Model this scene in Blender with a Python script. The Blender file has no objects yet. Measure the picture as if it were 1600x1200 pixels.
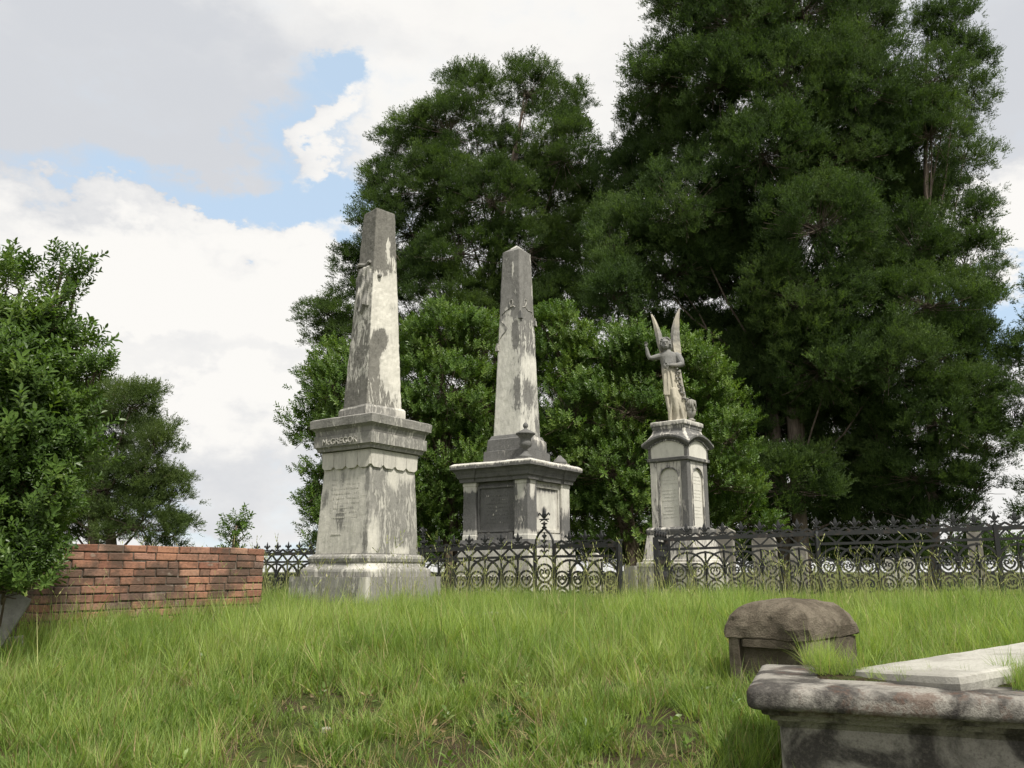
import bpy, bmesh, math, random
import numpy as np
from mathutils import Vector, Matrix, noise as mnoise

R = math.radians
SC = bpy.context.scene
COL = SC.collection
random.seed(7)
RNG = np.random.default_rng(7)

# ------------------------------------------------------------------ camera
F_PX, PITCH, EYE = 1300.0, math.atan(290 / 1300), 1.6
cam_data = bpy.data.cameras.new('camera')
cam_data.sensor_width = 36.0
cam_data.lens = 36.0 * F_PX / 1600.0
cam_data.clip_start, cam_data.clip_end = 0.05, 6000
cam = bpy.data.objects.new('camera', cam_data)
COL.objects.link(cam)
cam.location = (0, 0, EYE)
cam.rotation_euler = (R(90) + PITCH, 0, 0)
SC.camera = cam


def at(px, py, Y):
    """world point at depth Y (metres ahead) on the sight line of photo pixel px, py"""
    dx, dy = (px - 800) / F_PX, (600 - py) / F_PX
    t = Y / (math.cos(PITCH) - dy * math.sin(PITCH))
    return Vector((dx * t, Y, EYE + t * (math.sin(PITCH) + dy * math.cos(PITCH))))


def scale_at(py, Y):
    """metres per photo pixel at depth Y and row py"""
    dy = (600 - py) / F_PX
    return Y / (math.cos(PITCH) - dy * math.sin(PITCH)) / F_PX


# ------------------------------------------------------------------ node helpers
class NT:
    def __init__(self, tree):
        self.t = tree
        self.t.nodes.clear()

    def n(self, typ, **kw):
        nd = self.t.nodes.new(typ)
        for k, v in kw.items():
            setattr(nd, k, v)
        return nd

    def put(self, sock, v):
        if v is None:
            return
        if hasattr(v, 'is_output') or isinstance(v, bpy.types.NodeSocket):
            self.t.links.new(v, sock)
        else:
            if hasattr(sock.default_value, '__len__') and not hasattr(v, '__len__'):
                v = [v] * len(sock.default_value)
            if hasattr(v, '__len__') and len(sock.default_value) == 4 and len(v) == 3:
                v = (*v, 1.0)
            sock.default_value = v

    def m(self, op, a, b=None, c=None, clamp=False):
        nd = self.n('ShaderNodeMath', operation=op, use_clamp=clamp)
        self.put(nd.inputs[0], a); self.put(nd.inputs[1], b); self.put(nd.inputs[2], c)
        return nd.outputs[0]

    def vm(self, op, a, b=None):
        nd = self.n('ShaderNodeVectorMath', operation=op)
        self.put(nd.inputs[0], a); self.put(nd.inputs[1], b)
        return nd.outputs['Value'] if op in ('DOT_PRODUCT', 'LENGTH', 'DISTANCE') else nd.outputs[0]

    def noise(self, vec, scale, detail=4, rough=0.55, dist=0.0, color=False):
        nd = self.n('ShaderNodeTexNoise')
        self.put(nd.inputs['Vector'], vec)
        nd.inputs['Scale'].default_value = scale
        nd.inputs['Detail'].default_value = detail
        nd.inputs['Roughness'].default_value = rough
        nd.inputs['Distortion'].default_value = dist
        return nd.outputs['Color' if color else 'Fac']

    def ramp(self, v, a, b, lo=0.0, hi=1.0, smooth=True):
        nd = self.n('ShaderNodeMapRange', interpolation_type='SMOOTHSTEP' if smooth else 'LINEAR')
        self.put(nd.inputs['Value'], v)
        nd.inputs['From Min'].default_value = a; nd.inputs['From Max'].default_value = b
        nd.inputs['To Min'].default_value = lo; nd.inputs['To Max'].default_value = hi
        return nd.outputs['Result']

    def mix(self, f, a, b, mode='MIX'):
        nd = self.n('ShaderNodeMix', data_type='RGBA', blend_type=mode)
        self.put(nd.inputs['Factor'], f); self.put(nd.inputs['A'], None)
        self.put(nd.inputs[6], a); self.put(nd.inputs[7], b)
        return nd.outputs[2]

    def scalev(self, vec, s):
        nd = self.n('ShaderNodeMapping')
        self.put(nd.inputs['Vector'], vec)
        nd.inputs['Scale'].default_value = s
        return nd.outputs[0]


# ------------------------------------------------------------------ sky and sun
SUN_EL, SUN_AZ = R(56), R(143)          # azimuth clockwise from +Y: behind the camera, to the right
SC.view_settings.view_transform = 'Standard'
SC.view_settings.look = 'None'
SC.view_settings.exposure = 0.90
SC.view_settings.gamma = 1.0
SC.view_settings.use_curve_mapping = False
SC.cycles.max_bounces = 6
SC.cycles.diffuse_bounces = 3
SC.cycles.glossy_bounces = 2
SC.cycles.transmission_bounces = 4
SC.cycles.caustics_reflective = SC.cycles.caustics_refractive = False

world = bpy.data.worlds.new('World')
SC.world = world
world.use_nodes = True
W = NT(world.node_tree)
tc = W.n('ShaderNodeTexCoord')
DIR = tc.outputs['Generated']
sky = W.n('ShaderNodeTexSky', sky_type='NISHITA')
sky.sun_disc = False
sky.sun_elevation, sky.sun_rotation = SUN_EL, SUN_AZ
sky.air_density, sky.dust_density, sky.ozone_density = 1.0, 0.6, 1.5
sep = W.n('ShaderNodeSeparateXYZ'); W.put(sep.inputs[0], DIR)
warp = W.noise(W.scalev(DIR, (1, 1, 1.6)), 5.0, 7, 0.62, 0.0, color=True)
warp = W.vm('SUBTRACT', warp, (0.5, 0.5, 0.5))
wsep = W.n('ShaderNodeSeparateXYZ'); W.put(wsep.inputs[0], warp)
az = W.m('ADD', W.m('ARCTAN2', sep.outputs[0], sep.outputs[1]), W.m('MULTIPLY', wsep.outputs[0], 0.40))
el = W.m('ADD', W.m('ARCSINE', sep.outputs[2]), W.m('MULTIPLY', wsep.outputs[1], 0.28))


def azel(px, py):
    d = (at(px, py, 100) - Vector((0, 0, EYE))).normalized()
    return math.atan2(d.x, d.y), math.asin(d.z)


def blob(px, py, rx, ry, rot=0.0):
    """soft elliptical patch of sky round the sight line of a photo pixel; radii in photo pixels"""
    a0, e0 = azel(px, py)
    da = W.m('SUBTRACT', az, a0); de = W.m('SUBTRACT', el, e0)
    c, s = math.cos(rot), math.sin(rot)
    u = W.m('ADD', W.m('MULTIPLY', da, c), W.m('MULTIPLY', de, s))
    v = W.m('ADD', W.m('MULTIPLY', da, -s), W.m('MULTIPLY', de, c))
    u = W.m('MULTIPLY', u, F_PX / rx); v = W.m('MULTIPLY', v, F_PX / ry)
    return W.ramp(W.m('ADD', W.m('MULTIPLY', u, u), W.m('MULTIPLY', v, v)), 0.0, 1.6, 1.0, 0.0)


def acc(items):
    tot = None
    for w, b in items:
        t = W.m('MULTIPLY', b, w)
        tot = t if tot is None else W.m('ADD', tot, t)
    return tot


big = W.noise(W.scalev(DIR, (1, 1, 2.2)), 2.6, 6, 0.55)
fine = W.noise(W.scalev(DIR, (1, 1, 1.8)), 9.0, 7, 0.6)
# openings of blue in the cloud deck, and the cumulus that stand in them
gaps = acc([(0.8, blob(490, 225, 140, 92, R(38))), (0.8, blob(330, 330, 320, 50, R(6))), (0.5, blob(510, 360, 70, 75)),
            (0.6, blob(560, 140, 60, 45, R(30))), (0.8, blob(1590, 475, 120, 60)), (0.6, blob(330, 735, 190, 40)), (0.55, blob(370, 815, 200, 34)), (0.3, blob(180, 555, 120, 30)),
            ])
cums = acc([(0.85, blob(508, 245, 112, 34, R(40))), (1.0, blob(330, 450, 190, 85)), (0.8, blob(130, 430, 130, 70)),
            (0.9, blob(480, 480, 90, 95)), (0.6, blob(200, 350, 130, 16)), (1.0, blob(1580, 310, 90, 75)), (0.7, blob(330, 620, 300, 110)),
            (0.4, blob(420, 770, 120, 40))])
cover = W.m('ADD', W.m('ADD', W.m('MULTIPLY', W.m('SUBTRACT', big, 0.5), 0.7), 0.95),
            W.m('MULTIPLY', W.m('SUBTRACT', fine, 0.5), 1.1))
cover = W.m('ADD', W.m('SUBTRACT', cover, gaps), cums)
cloud = W.ramp(cover, 0.12, 0.92)
# thick parts of the deck look grey from beneath, cumulus shine
grey = W.m('SUBTRACT', acc([(0.9, blob(120, 170, 420, 190)), (0.9, blob(1570, 120, 190, 130)), (0.6, blob(330, 740, 400, 70)), (0.35, blob(380, 30, 420, 70)),
                            (0.55, blob(300, 560, 330, 34))]), W.m('MULTIPLY', cums, 0.5))
grey = W.m('ADD', grey, W.m('MULTIPLY', W.m('SUBTRACT', fine, 0.5), 0.9))
grey = W.m('ADD', grey, W.m('MULTIPLY', W.m('SUBTRACT', big, 0.5), 0.8))
grey = W.ramp(grey, -0.25, 0.95)
ccol = W.mix(grey, (0.525, 0.515, 0.497), (0.355, 0.365, 0.385))
skyb = W.mix(1.0, sky.outputs[0], (0.085, 0.085, 0.085), 'MULTIPLY')
skyb = W.mix(0.72, skyb, (0.355, 0.445, 0.535))
full = W.mix(cloud, skyb, ccol)
bg = W.n('ShaderNodeBackground'); W.put(bg.inputs['Color'], full); bg.inputs['Strength'].default_value = 1.0
wo = W.n('ShaderNodeOutputWorld'); W.t.links.new(bg.outputs[0], wo.inputs[0])
world.cycles.sampling_method = 'MANUAL'
world.cycles.sample_map_resolution = 512

sun_d = bpy.data.lights.new('sun', 'SUN')
sun_d.energy, sun_d.angle, sun_d.color = 2.9, R(6), (1.0, 0.95, 0.86)
sun = bpy.data.objects.new('sun', sun_d)
COL.objects.link(sun)
sv = Vector((math.sin(SUN_AZ) * math.cos(SUN_EL), math.cos(SUN_AZ) * math.cos(SUN_EL), math.sin(SUN_EL)))
sun.rotation_euler = (-sv).to_track_quat('-Z', 'Y').to_euler()
sun.location = sv * 50

# ------------------------------------------------------------------ object helpers


def tag(o, label=None, cat=None, group=None, kind=None):
    if label: o['label'] = label
    if cat: o['category'] = cat
    if group: o['group'] = group
    if kind: o['kind'] = kind
    return o


def empty(name, loc, rz=0.0):
    o = bpy.data.objects.new(name, None)
    COL.objects.link(o)
    o.location = loc
    o.rotation_euler = (0, 0, rz)
    o.empty_display_size = 0.1
    return o


class MB:
    """collects simple solids; build() links them as one mesh object"""
    def __init__(self):
        self.v, self.f, self.stain = [], [], []

    def add(self, verts, faces):
        b = len(self.v)
        self.v += [tuple(x) for x in verts]
        self.f += [tuple(i + b for i in f) for f in faces]
        return self

    def box(self, x0, x1, y0, y1, z0, z1, M=None):
        vs = [Vector((x, y, z)) for z in (z0, z1) for y in (y0, y1) for x in (x0, x1)]
        if M is not None: vs = [M @ v for v in vs]
        return self.add(vs, [(0, 2, 3, 1), (4, 5, 7, 6), (0, 1, 5, 4), (1, 3, 7, 5), (3, 2, 6, 7), (2, 0, 4, 6)])

    def tube(self, path, rad, sides=5, closed=False, flat=1.0, cap=True):
        """round bar along a path; rad a number or one per point; flat squashes it across the path's plane (along local y)"""
        P = [Vector(p) for p in path]
        n = len(P)
        if not hasattr(rad, '__len__'): rad = [rad] * n
        ref = None
        vs, fs = [], []
        for i, p in enumerate(P):
            if closed: t = P[(i + 1) % n] - P[i - 1]
            else: t = P[min(i + 1, n - 1)] - P[max(i - 1, 0)]
            if t.length < 1e-9: t = Vector((0, 0, 1))
            t.normalize()
            if ref is None:
                ref = Vector((0, 1, 0)) if abs(t.y) < 0.9 else Vector((1, 0, 0))
            a = ref - t * ref.dot(t)
            if a.length < 1e-6: a = t.orthogonal()
            a.normalize()
            ref = a
            b = t.cross(a)
            for k in range(sides):
                w = 2 * math.pi * (k + 0.5) / sides
                vs.append(p + a * (math.cos(w) * rad[i] * flat) + b * (math.sin(w) * rad[i]))
        m = n if closed else n - 1
        for i in range(m):
            j = (i + 1) % n
            for k in range(sides):
                l = (k + 1) % sides
                fs.append((i * sides + k, i * sides + l, j * sides + l, j * sides + k))
        if not closed and cap:
            fs.append(tuple(range(sides))[::-1])
            fs.append(tuple((n - 1) * sides + k for k in range(sides)))
        return self.add(vs, fs)

    def lathe(self, prof, sides=12, c=(0, 0, 0), sy=1.0, lobes=0, depth=0.0):
        c = Vector(c)
        vs, fs = [], []
        for r, z in prof:
            for k in range(sides):
                w = 2 * math.pi * k / sides
                rr = r * (1 + depth * math.cos(lobes * w)) if lobes else r
                vs.append(c + Vector((rr * math.cos(w), rr * math.sin(w) * sy, z)))
        n = len(prof)
        for i in range(n - 1):
            for k in range(sides):
                l = (k + 1) % sides
                fs.append((i * sides + k, i * sides + l, (i + 1) * sides + l, (i + 1) * sides + k))
        fs.append(tuple(range(sides))[::-1])
        fs.append(tuple((n - 1) * sides + k for k in range(sides)))
        return self.add(vs, fs)

    def mesh(self, name):
        me = bpy.data.meshes.new(name)
        me.from_pydata(self.v, [], self.f)
        me.update()
        return me

    def build(self, name, mat, parent=None, smooth=False, loc=None, rz=None):
        return obj(name, self.mesh(name), mat, parent, smooth, loc, rz)


def obj(name, me, mat, parent=None, smooth=False, loc=None, rz=None):
    if mat is not None and not me.materials: me.materials.append(mat)
    if smooth: me.shade_smooth()
    o = bpy.data.objects.new(name, me)
    COL.objects.link(o)
    if parent is not None: o.parent = parent
    if loc is not None: o.location = loc
    if rz is not None: o.rotation_euler = (0, 0, rz)
    return o


def share(name, me, parent, loc=(0, 0, 0), rot=(0, 0, 0), scale=(1, 1, 1)):
    o = bpy.data.objects.new(name, me)
    COL.objects.link(o)
    o.parent = parent
    o.location, o.rotation_euler, o.scale = loc, rot, scale
    return o


def fbm(x, y, z=0.0, o=4):
    return mnoise.fractal(Vector((x, y, z)), 0.9, 2.1, o)


# ------------------------------------------------------------------ materials


def new_mat(name):
    m = bpy.data.materials.new(name)
    m.use_nodes = True
    N = NT(m.node_tree)
    out = N.n('ShaderNodeOutputMaterial')
    return m, N, out


def principled(N, out, col, rough=0.85, bump=None, bstr=0.3, bdist=0.02, spec=0.3):
    p = N.n('ShaderNodeBsdfPrincipled')
    N.put(p.inputs['Base Color'], col); N.put(p.inputs['Roughness'], rough)
    p.inputs['Specular IOR Level'].default_value = spec
    if bump is not None:
        b = N.n('ShaderNodeBump')
        b.inputs['Strength'].default_value = bstr; b.inputs['Distance'].default_value = bdist
        N.put(b.inputs['Height'], bump)
        N.t.links.new(b.outputs[0], p.inputs['Normal'])
    N.t.links.new(p.outputs[0], out.inputs[0])
    return p


def marble(name, light=(0.55, 0.53, 0.475), mid=(0.27, 0.265, 0.245), dark=(0.115, 0.112, 0.103), streak=0.85, feather=0.8, edge=0.09, lichen=0.15):
    """pale marble under a black-grey skin of weathering; point attribute 'stain' says how far the skin has spread"""
    m, N, out = new_mat(name)
    t = N.n('ShaderNodeTexCoord').outputs['Object']
    at_ = N.n('ShaderNodeAttribute', attribute_name='stain').outputs['Fac']
    w = N.noise(t, 3.0, 3, 0.5, color=True)
    tw = N.vm('ADD', t, N.vm('MULTIPLY', N.vm('SUBTRACT', w, (0.5, 0.5, 0.5)), (0.16, 0.16, 0.4)))
    n1 = N.noise(N.scalev(tw, (5.5, 5.5, 1.9)), 1.0, 7, 0.66)
    rot = N.n('ShaderNodeMapping'); N.put(rot.inputs[0], tw)
    rot.inputs['Rotation'].default_value = (0.30, 0.25, 0.0); rot.inputs['Scale'].default_value = (34, 34, 5.0)
    n2 = N.noise(rot.outputs[0], 1.0, 4, 0.6)
    n3 = N.noise(t, 42.0, 3, 0.6)
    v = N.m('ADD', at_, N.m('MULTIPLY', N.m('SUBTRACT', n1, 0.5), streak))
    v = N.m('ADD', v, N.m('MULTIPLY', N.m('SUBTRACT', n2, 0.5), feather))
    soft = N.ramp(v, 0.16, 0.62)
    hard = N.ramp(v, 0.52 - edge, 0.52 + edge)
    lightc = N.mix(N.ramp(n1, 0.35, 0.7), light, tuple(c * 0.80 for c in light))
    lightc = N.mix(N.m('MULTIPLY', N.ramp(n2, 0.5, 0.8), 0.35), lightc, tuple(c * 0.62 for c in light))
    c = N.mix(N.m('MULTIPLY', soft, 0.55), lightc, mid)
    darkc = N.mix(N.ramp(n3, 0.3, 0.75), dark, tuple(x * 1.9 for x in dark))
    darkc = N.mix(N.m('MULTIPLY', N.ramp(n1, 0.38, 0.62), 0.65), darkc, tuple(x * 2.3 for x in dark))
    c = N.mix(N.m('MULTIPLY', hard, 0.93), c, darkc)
    if lichen:
        l = N.ramp(N.noise(t, 9.0, 5, 0.7), 0.60, 0.72)
        c = N.mix(N.m('MULTIPLY', l, lichen), c, (0.33, 0.34, 0.27))
    h = N.m('ADD', N.m('MULTIPLY', n3, 0.6), N.m('ADD', N.m('MULTIPLY', n2, 0.5), N.m('MULTIPLY', hard, -0.25)))
    principled(N, out, c, 0.88, h, 0.35, 0.012, 0.2)
    return m


def concrete(name, a, b, cst, rust=None, scale=3.0, bstr=0.6):
    """rough cast stone: pale and dark blotches, grit, optional rust-red lichen"""
    m, N, out = new_mat(name)
    t = N.n('ShaderNodeTexCoord').outputs['Object']
    n1 = N.noise(t, scale, 6, 0.62, 0.4)
    n2 = N.noise(t, scale * 19, 6, 0.75)
    n4 = N.noise(t, 130.0, 2, 0.5)
    c = N.mix(N.ramp(n1, 0.43, 0.56), a, b)
    c = N.mix(N.m('MULTIPLY', N.ramp(n2, 0.45, 0.70), 0.7), c, cst)
    c = N.mix(N.m('MULTIPLY', N.ramp(n4, 0.5, 0.8), 0.35), c, tuple(x * 0.4 for x in b))
    if rust:
        r = N.ramp(N.m('ADD', N.noise(N.vm('ADD', t, (5, 3, 1)), scale * 1.3, 5, 0.65), N.m('MULTIPLY', N.m('SUBTRACT', n2, 0.5), 0.3)), 0.53, 0.64)
        g = N.n('ShaderNodeAttribute', attribute_name='stain').outputs['Fac']
        c = N.mix(N.m('MULTIPLY', N.m('MULTIPLY', r, 0.55), g), c, rust)
    h = N.m('ADD', N.m('MULTIPLY', n2, 1.0), N.m('MULTIPLY', n4, 0.6))
    principled(N, out, c, 0.95, h, bstr, 0.02, 0.15)
    return m


def leaf(name, cols, trans=0.35, rough=0.5, spec=0.3, patch=2.0, pamt=0.6, age=None):
    """foliage: colour varies from blade to blade and slowly through space; light shines through"""
    m, N, out = new_mat(name)
    g = N.n('ShaderNodeNewGeometry')
    rnd = g.outputs['Random Per Island']
    pn = N.noise(g.outputs['Position'], patch, 3, 0.5)
    f = N.m('ADD', N.m('MULTIPLY', rnd, 1 - pamt), N.m('MULTIPLY', N.ramp(pn, 0.3, 0.7), pamt), clamp=True)
    cr = N.n('ShaderNodeValToRGB')
    el_ = cr.color_ramp.elements
    el_[0].color = (*cols[0], 1); el_[1].color = (*cols[-1], 1)
    for i, c in enumerate(cols[1:-1]):
        e = el_.new((i + 1) / (len(cols) - 1)); e.color = (*c, 1)
    N.put(cr.inputs[0], f)
    col = cr.outputs[0]
    if age:
        col = N.mix(N.m('GREATER_THAN', rnd, 1 - age[1]), col, age[0])
    inst = N.n('ShaderNodeObjectInfo').outputs['Random']          # each spray a little lighter or darker than the next
    col = N.mix(1.0, col, N.mix(inst, (0.68, 0.70, 0.72), (1.34, 1.28, 1.20)), 'MULTIPLY')
    p = N.n('ShaderNodeBsdfPrincipled')
    N.put(p.inputs['Base Color'], col); p.inputs['Roughness'].default_value = rough
    p.inputs['Specular IOR Level'].default_value = spec
    tr = N.n('ShaderNodeBsdfTranslucent')
    N.put(tr.inputs[0], N.mix(1.0, col, (1.5, 1.6, 0.7), 'MULTIPLY'))
    mx = N.n('ShaderNodeMixShader'); mx.inputs[0].default_value = trans
    N.t.links.new(p.outputs[0], mx.inputs[1]); N.t.links.new(tr.outputs[0], mx.inputs[2])
    N.t.links.new(mx.outputs[0], out.inputs[0])
    return m


def bark(name, a, b):
    m, N, out = new_mat(name)
    t = N.n('ShaderNodeTexCoord').outputs['Object']
    n = N.noise(N.scalev(t, (14, 14, 2.5)), 1.0, 5, 0.65)
    principled(N, out, N.mix(N.ramp(n, 0.35, 0.7), a, b), 0.95, n, 0.8, 0.03, 0.1)
    return m


M_CEDAR = leaf('cedar_foliage', [(0.034, 0.062, 0.022), (0.060, 0.104, 0.032), (0.105, 0.158, 0.050)], 0.34, 0.65, 0.2, 0.55, 0.55)
M_CEDAR_MID = leaf('cedar_foliage_mid', [(0.036, 0.065, 0.022), (0.062, 0.105, 0.030), (0.105, 0.158, 0.048)], 0.34, 0.65, 0.2, 0.55, 0.55)
M_OAK = leaf('grey_green_foliage', [(0.055, 0.090, 0.034), (0.090, 0.135, 0.046), (0.13, 0.175, 0.066)], 0.3, 0.6, 0.2, 0.7, 0.5)
M_CAM = leaf('shrub_foliage', [(0.045, 0.095, 0.018), (0.095, 0.165, 0.034), (0.17, 0.24, 0.060)], 0.32, 0.42, 0.35, 1.2, 0.5, ((0.24, 0.20, 0.05), 0.03))
M_CAM_NEAR = leaf('camellia_foliage', [(0.050, 0.10, 0.020), (0.090, 0.155, 0.034), (0.15, 0.21, 0.055)], 0.32, 0.4, 0.4, 1.6, 0.5)
M_GRASS = leaf('grass_blades', [(0.135, 0.215, 0.052), (0.235, 0.325, 0.092), (0.36, 0.425, 0.17)], 0.45, 0.55, 0.25, 0.9, 0.5, ((0.36, 0.31, 0.18), 0.10))
M_SHORT = leaf('short_grass_blades', [(0.105, 0.18, 0.042), (0.18, 0.26, 0.070), (0.27, 0.325, 0.12)], 0.35, 0.6, 0.2, 1.3, 0.5, ((0.28, 0.22, 0.13), 0.12))
M_DRY = leaf('dry_grass_blades', [(0.17, 0.125, 0.075), (0.26, 0.20, 0.12), (0.34, 0.28, 0.17)], 0.25, 0.7, 0.15, 2.0, 0.3)
M_STALK = leaf('seed_stalks', [(0.18, 0.23, 0.075), (0.26, 0.29, 0.12), (0.36, 0.34, 0.19)], 0.3, 0.6, 0.2, 0.9, 0.2)
M_BARK = bark('cedar_bark', (0.10, 0.080, 0.065), (0.20, 0.165, 0.135))
M_STEM = bark('shrub_bark', (0.07, 0.055, 0.04), (0.15, 0.12, 0.09))
M_MARBLE = marble('weathered_marble')
M_MARBLE_B = marble('blackened_marble', (0.62, 0.605, 0.545), (0.27, 0.245, 0.23), (0.062, 0.062, 0.061), 0.85, 0.65, 0.08)
M_SHAFT = marble('peeling_marble', (0.62, 0.60, 0.535), (0.33, 0.32, 0.29), (0.082, 0.079, 0.070), 0.62, 0.85, 0.05)
M_SHAFT_GREY = marble('grey_peeling_marble', (0.62, 0.605, 0.545), (0.34, 0.335, 0.31), (0.092, 0.090, 0.085), 0.75, 0.85, 0.05)
M_ANGEL = marble('statue_marble', (0.45, 0.415, 0.335), (0.25, 0.24, 0.22), (0.10, 0.10, 0.098), 0.6, 0.25, 0.22, 0.2)
M_TOMB = concrete('lichened_tomb_stone', (0.29, 0.275, 0.245), (0.060, 0.056, 0.052), (0.15, 0.138, 0.122), (0.105, 0.056, 0.038), 3.2, 0.45)
M_MOSSROCK = concrete('mossy_cast_stone', (0.215, 0.185, 0.14), (0.125, 0.105, 0.078), (0.085, 0.072, 0.055), None, 4.0, 1.0)
M_SLAB = concrete('pale_ledger_stone', (0.42, 0.41, 0.37), (0.30, 0.29, 0.26), (0.24, 0.235, 0.20), None, 2.5, 0.25)
M_HEAD = concrete('grey_headstone', (0.36, 0.34, 0.30), (0.22, 0.205, 0.18), (0.14, 0.13, 0.12), None, 3.0, 0.3)

m_, N_, o_ = new_mat('black_iron')
t_ = N_.n('ShaderNodeTexCoord').outputs['Object']
n_ = N_.noise(t_, 9, 6, 0.65)
principled(N_, o_, N_.mix(N_.ramp(n_, 0.52, 0.72), (0.011, 0.012, 0.013), (0.042, 0.030, 0.024)), 0.50, n_, 0.25, 0.004, 0.5)
M_IRON = m_

m_, N_, o_ = new_mat('old_red_brick')
rnd_ = N_.n('ShaderNodeObjectInfo').outputs['Random']
g_ = N_.n('ShaderNodeNewGeometry').outputs['Position']
cr_ = N_.n('ShaderNodeValToRGB')
e_ = cr_.color_ramp.elements
e_[0].position, e_[0].color = 0.0, (0.20, 0.095, 0.066, 1)
e_[1].position, e_[1].color = 1.0, (0.38, 0.185, 0.120, 1)
for pos_, c_ in ((0.2, (0.31, 0.155, 0.105)), (0.4, (0.36, 0.185, 0.12)), (0.55, (0.20, 0.12, 0.095)), (0.7, (0.38, 0.215, 0.145)), (0.85, (0.30, 0.21, 0.18))):
    x_ = e_.new(pos_); x_.color = (*c_, 1)
N_.put(cr_.inputs[0], rnd_)
a_ = N_.noise(g_, 3.0, 5, 0.6); b_ = N_.noise(g_, 38.0, 4, 0.65); c2_ = N_.noise(N_.scalev(g_, (4, 4, 9)), 1.5, 5, 0.6)
col_ = N_.mix(N_.m('MULTIPLY', N_.ramp(a_, 0.44, 0.60), 0.80), cr_.outputs[0], (0.085, 0.065, 0.052))
col_ = N_.mix(N_.m('MULTIPLY', N_.ramp(c2_, 0.63, 0.72), 0.55), col_, (0.34, 0.29, 0.24))
col_ = N_.mix(N_.m('MULTIPLY', N_.ramp(b_, 0.45, 0.75), 0.5), col_, (0.10, 0.060, 0.045))
principled(N_, o_, col_, 0.93, b_, 0.7, 0.01, 0.15)
M_BRICK = m_

m_, N_, o_ = new_mat('dark_mortar')
t_ = N_.n('ShaderNodeTexCoord').outputs['Object']
n_ = N_.noise(t_, 18, 5, 0.7)
principled(N_, o_, N_.mix(N_.ramp(n_, 0.4, 0.7), (0.075, 0.062, 0.05), (0.20, 0.175, 0.145)), 0.95, n_, 0.8, 0.01, 0.1)
M_MORTAR = m_

m_, N_, o_ = new_mat('turf_soil')
g_ = N_.n('ShaderNodeNewGeometry').outputs['Position']
a_ = N_.noise(g_, 1.1, 6, 0.65); b_ = N_.noise(g_, 14.0, 5, 0.7); c2_ = N_.noise(g_, 70, 3, 0.6)
col_ = N_.mix(N_.ramp(b_, 0.35, 0.65), (0.055, 0.075, 0.020), (0.095, 0.125, 0.035))
col_ = N_.mix(N_.ramp(N_.m('ADD', a_, N_.m('MULTIPLY', N_.m('SUBTRACT', b_, 0.5), 0.5)), 0.46, 0.60), col_, (0.070, 0.050, 0.033))
col_ = N_.mix(N_.m('MULTIPLY', N_.ramp(c2_, 0.5, 0.8), 0.5), col_, (0.04, 0.034, 0.024))
principled(N_, o_, col_, 0.97, N_.m('ADD', b_, c2_), 1.0, 0.04, 0.1)
M_GROUND = m_

# ------------------------------------------------------------------ ground


def ground_np(x, y):
    x = np.asarray(x, float); y = np.asarray(y, float)
    k = 0.16
    slope = np.where(y > -6, 0.168 * y, -1.0 + 0.0 * y)
    a = np.clip(slope, -1.0, 3.0); b = 1.10 - .014 * np.clip(y - 8, 0, 14)
    z = -k * np.log(np.exp(-a / k) + np.exp(-b / k))
    s = np.clip((y - 22) / 60, 0, 1); z = z - 7.0 * s * s * (3 - 2 * s)
    s2 = np.clip((np.abs(x) - 22) / 80, 0, 1); z = z - 4.0 * s2 * s2 * (3 - 2 * s2)
    near = np.exp(-((y - 8) / 16) ** 2)
    z = z + near * (0.035 * np.sin(1.7 * x + 0.6 * y) * np.sin(1.1 * y - 0.5 * x) + 0.018 * np.sin(4.1 * x + 1.3) * np.sin(3.7 * y))
    return z


def gz(x, y):
    return float(ground_np(x, y))


def axis(segs):
    out = []
    for a, b, n in segs:
        out += list(np.linspace(a, b, n, endpoint=False))
    return out + [segs[-1][1]]


gx = axis([(-2500, -300, 8), (-300, -40, 14), (-40, -10, 16), (-10, 10, 90), (10, 40, 16), (40, 300, 14), (300, 2500, 8)])
gy = axis([(-300, -20, 10), (-20, 1, 14), (1, 20, 90), (20, 100, 40), (100, 400, 12), (400, 4000, 12)])
GX, GY = np.meshgrid(gx, gy)
GZ = ground_np(GX, GY)
nx, ny = len(gx), len(gy)
vs_ = np.stack([GX.ravel(), GY.ravel(), GZ.ravel()], 1)
fs_ = [(j * nx + i, j * nx + i + 1, (j + 1) * nx + i + 1, (j + 1) * nx + i) for j in range(ny - 1) for i in range(nx - 1)]
me_ = bpy.data.meshes.new('ground'); me_.from_pydata(vs_.tolist(), [], fs_); me_.update()
ground = obj('ground', me_, M_GROUND, None, True)
tag(ground, 'grassy hilltop of the old graveyard', None, None, 'structure')

# ------------------------------------------------------------------ square stonework


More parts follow.
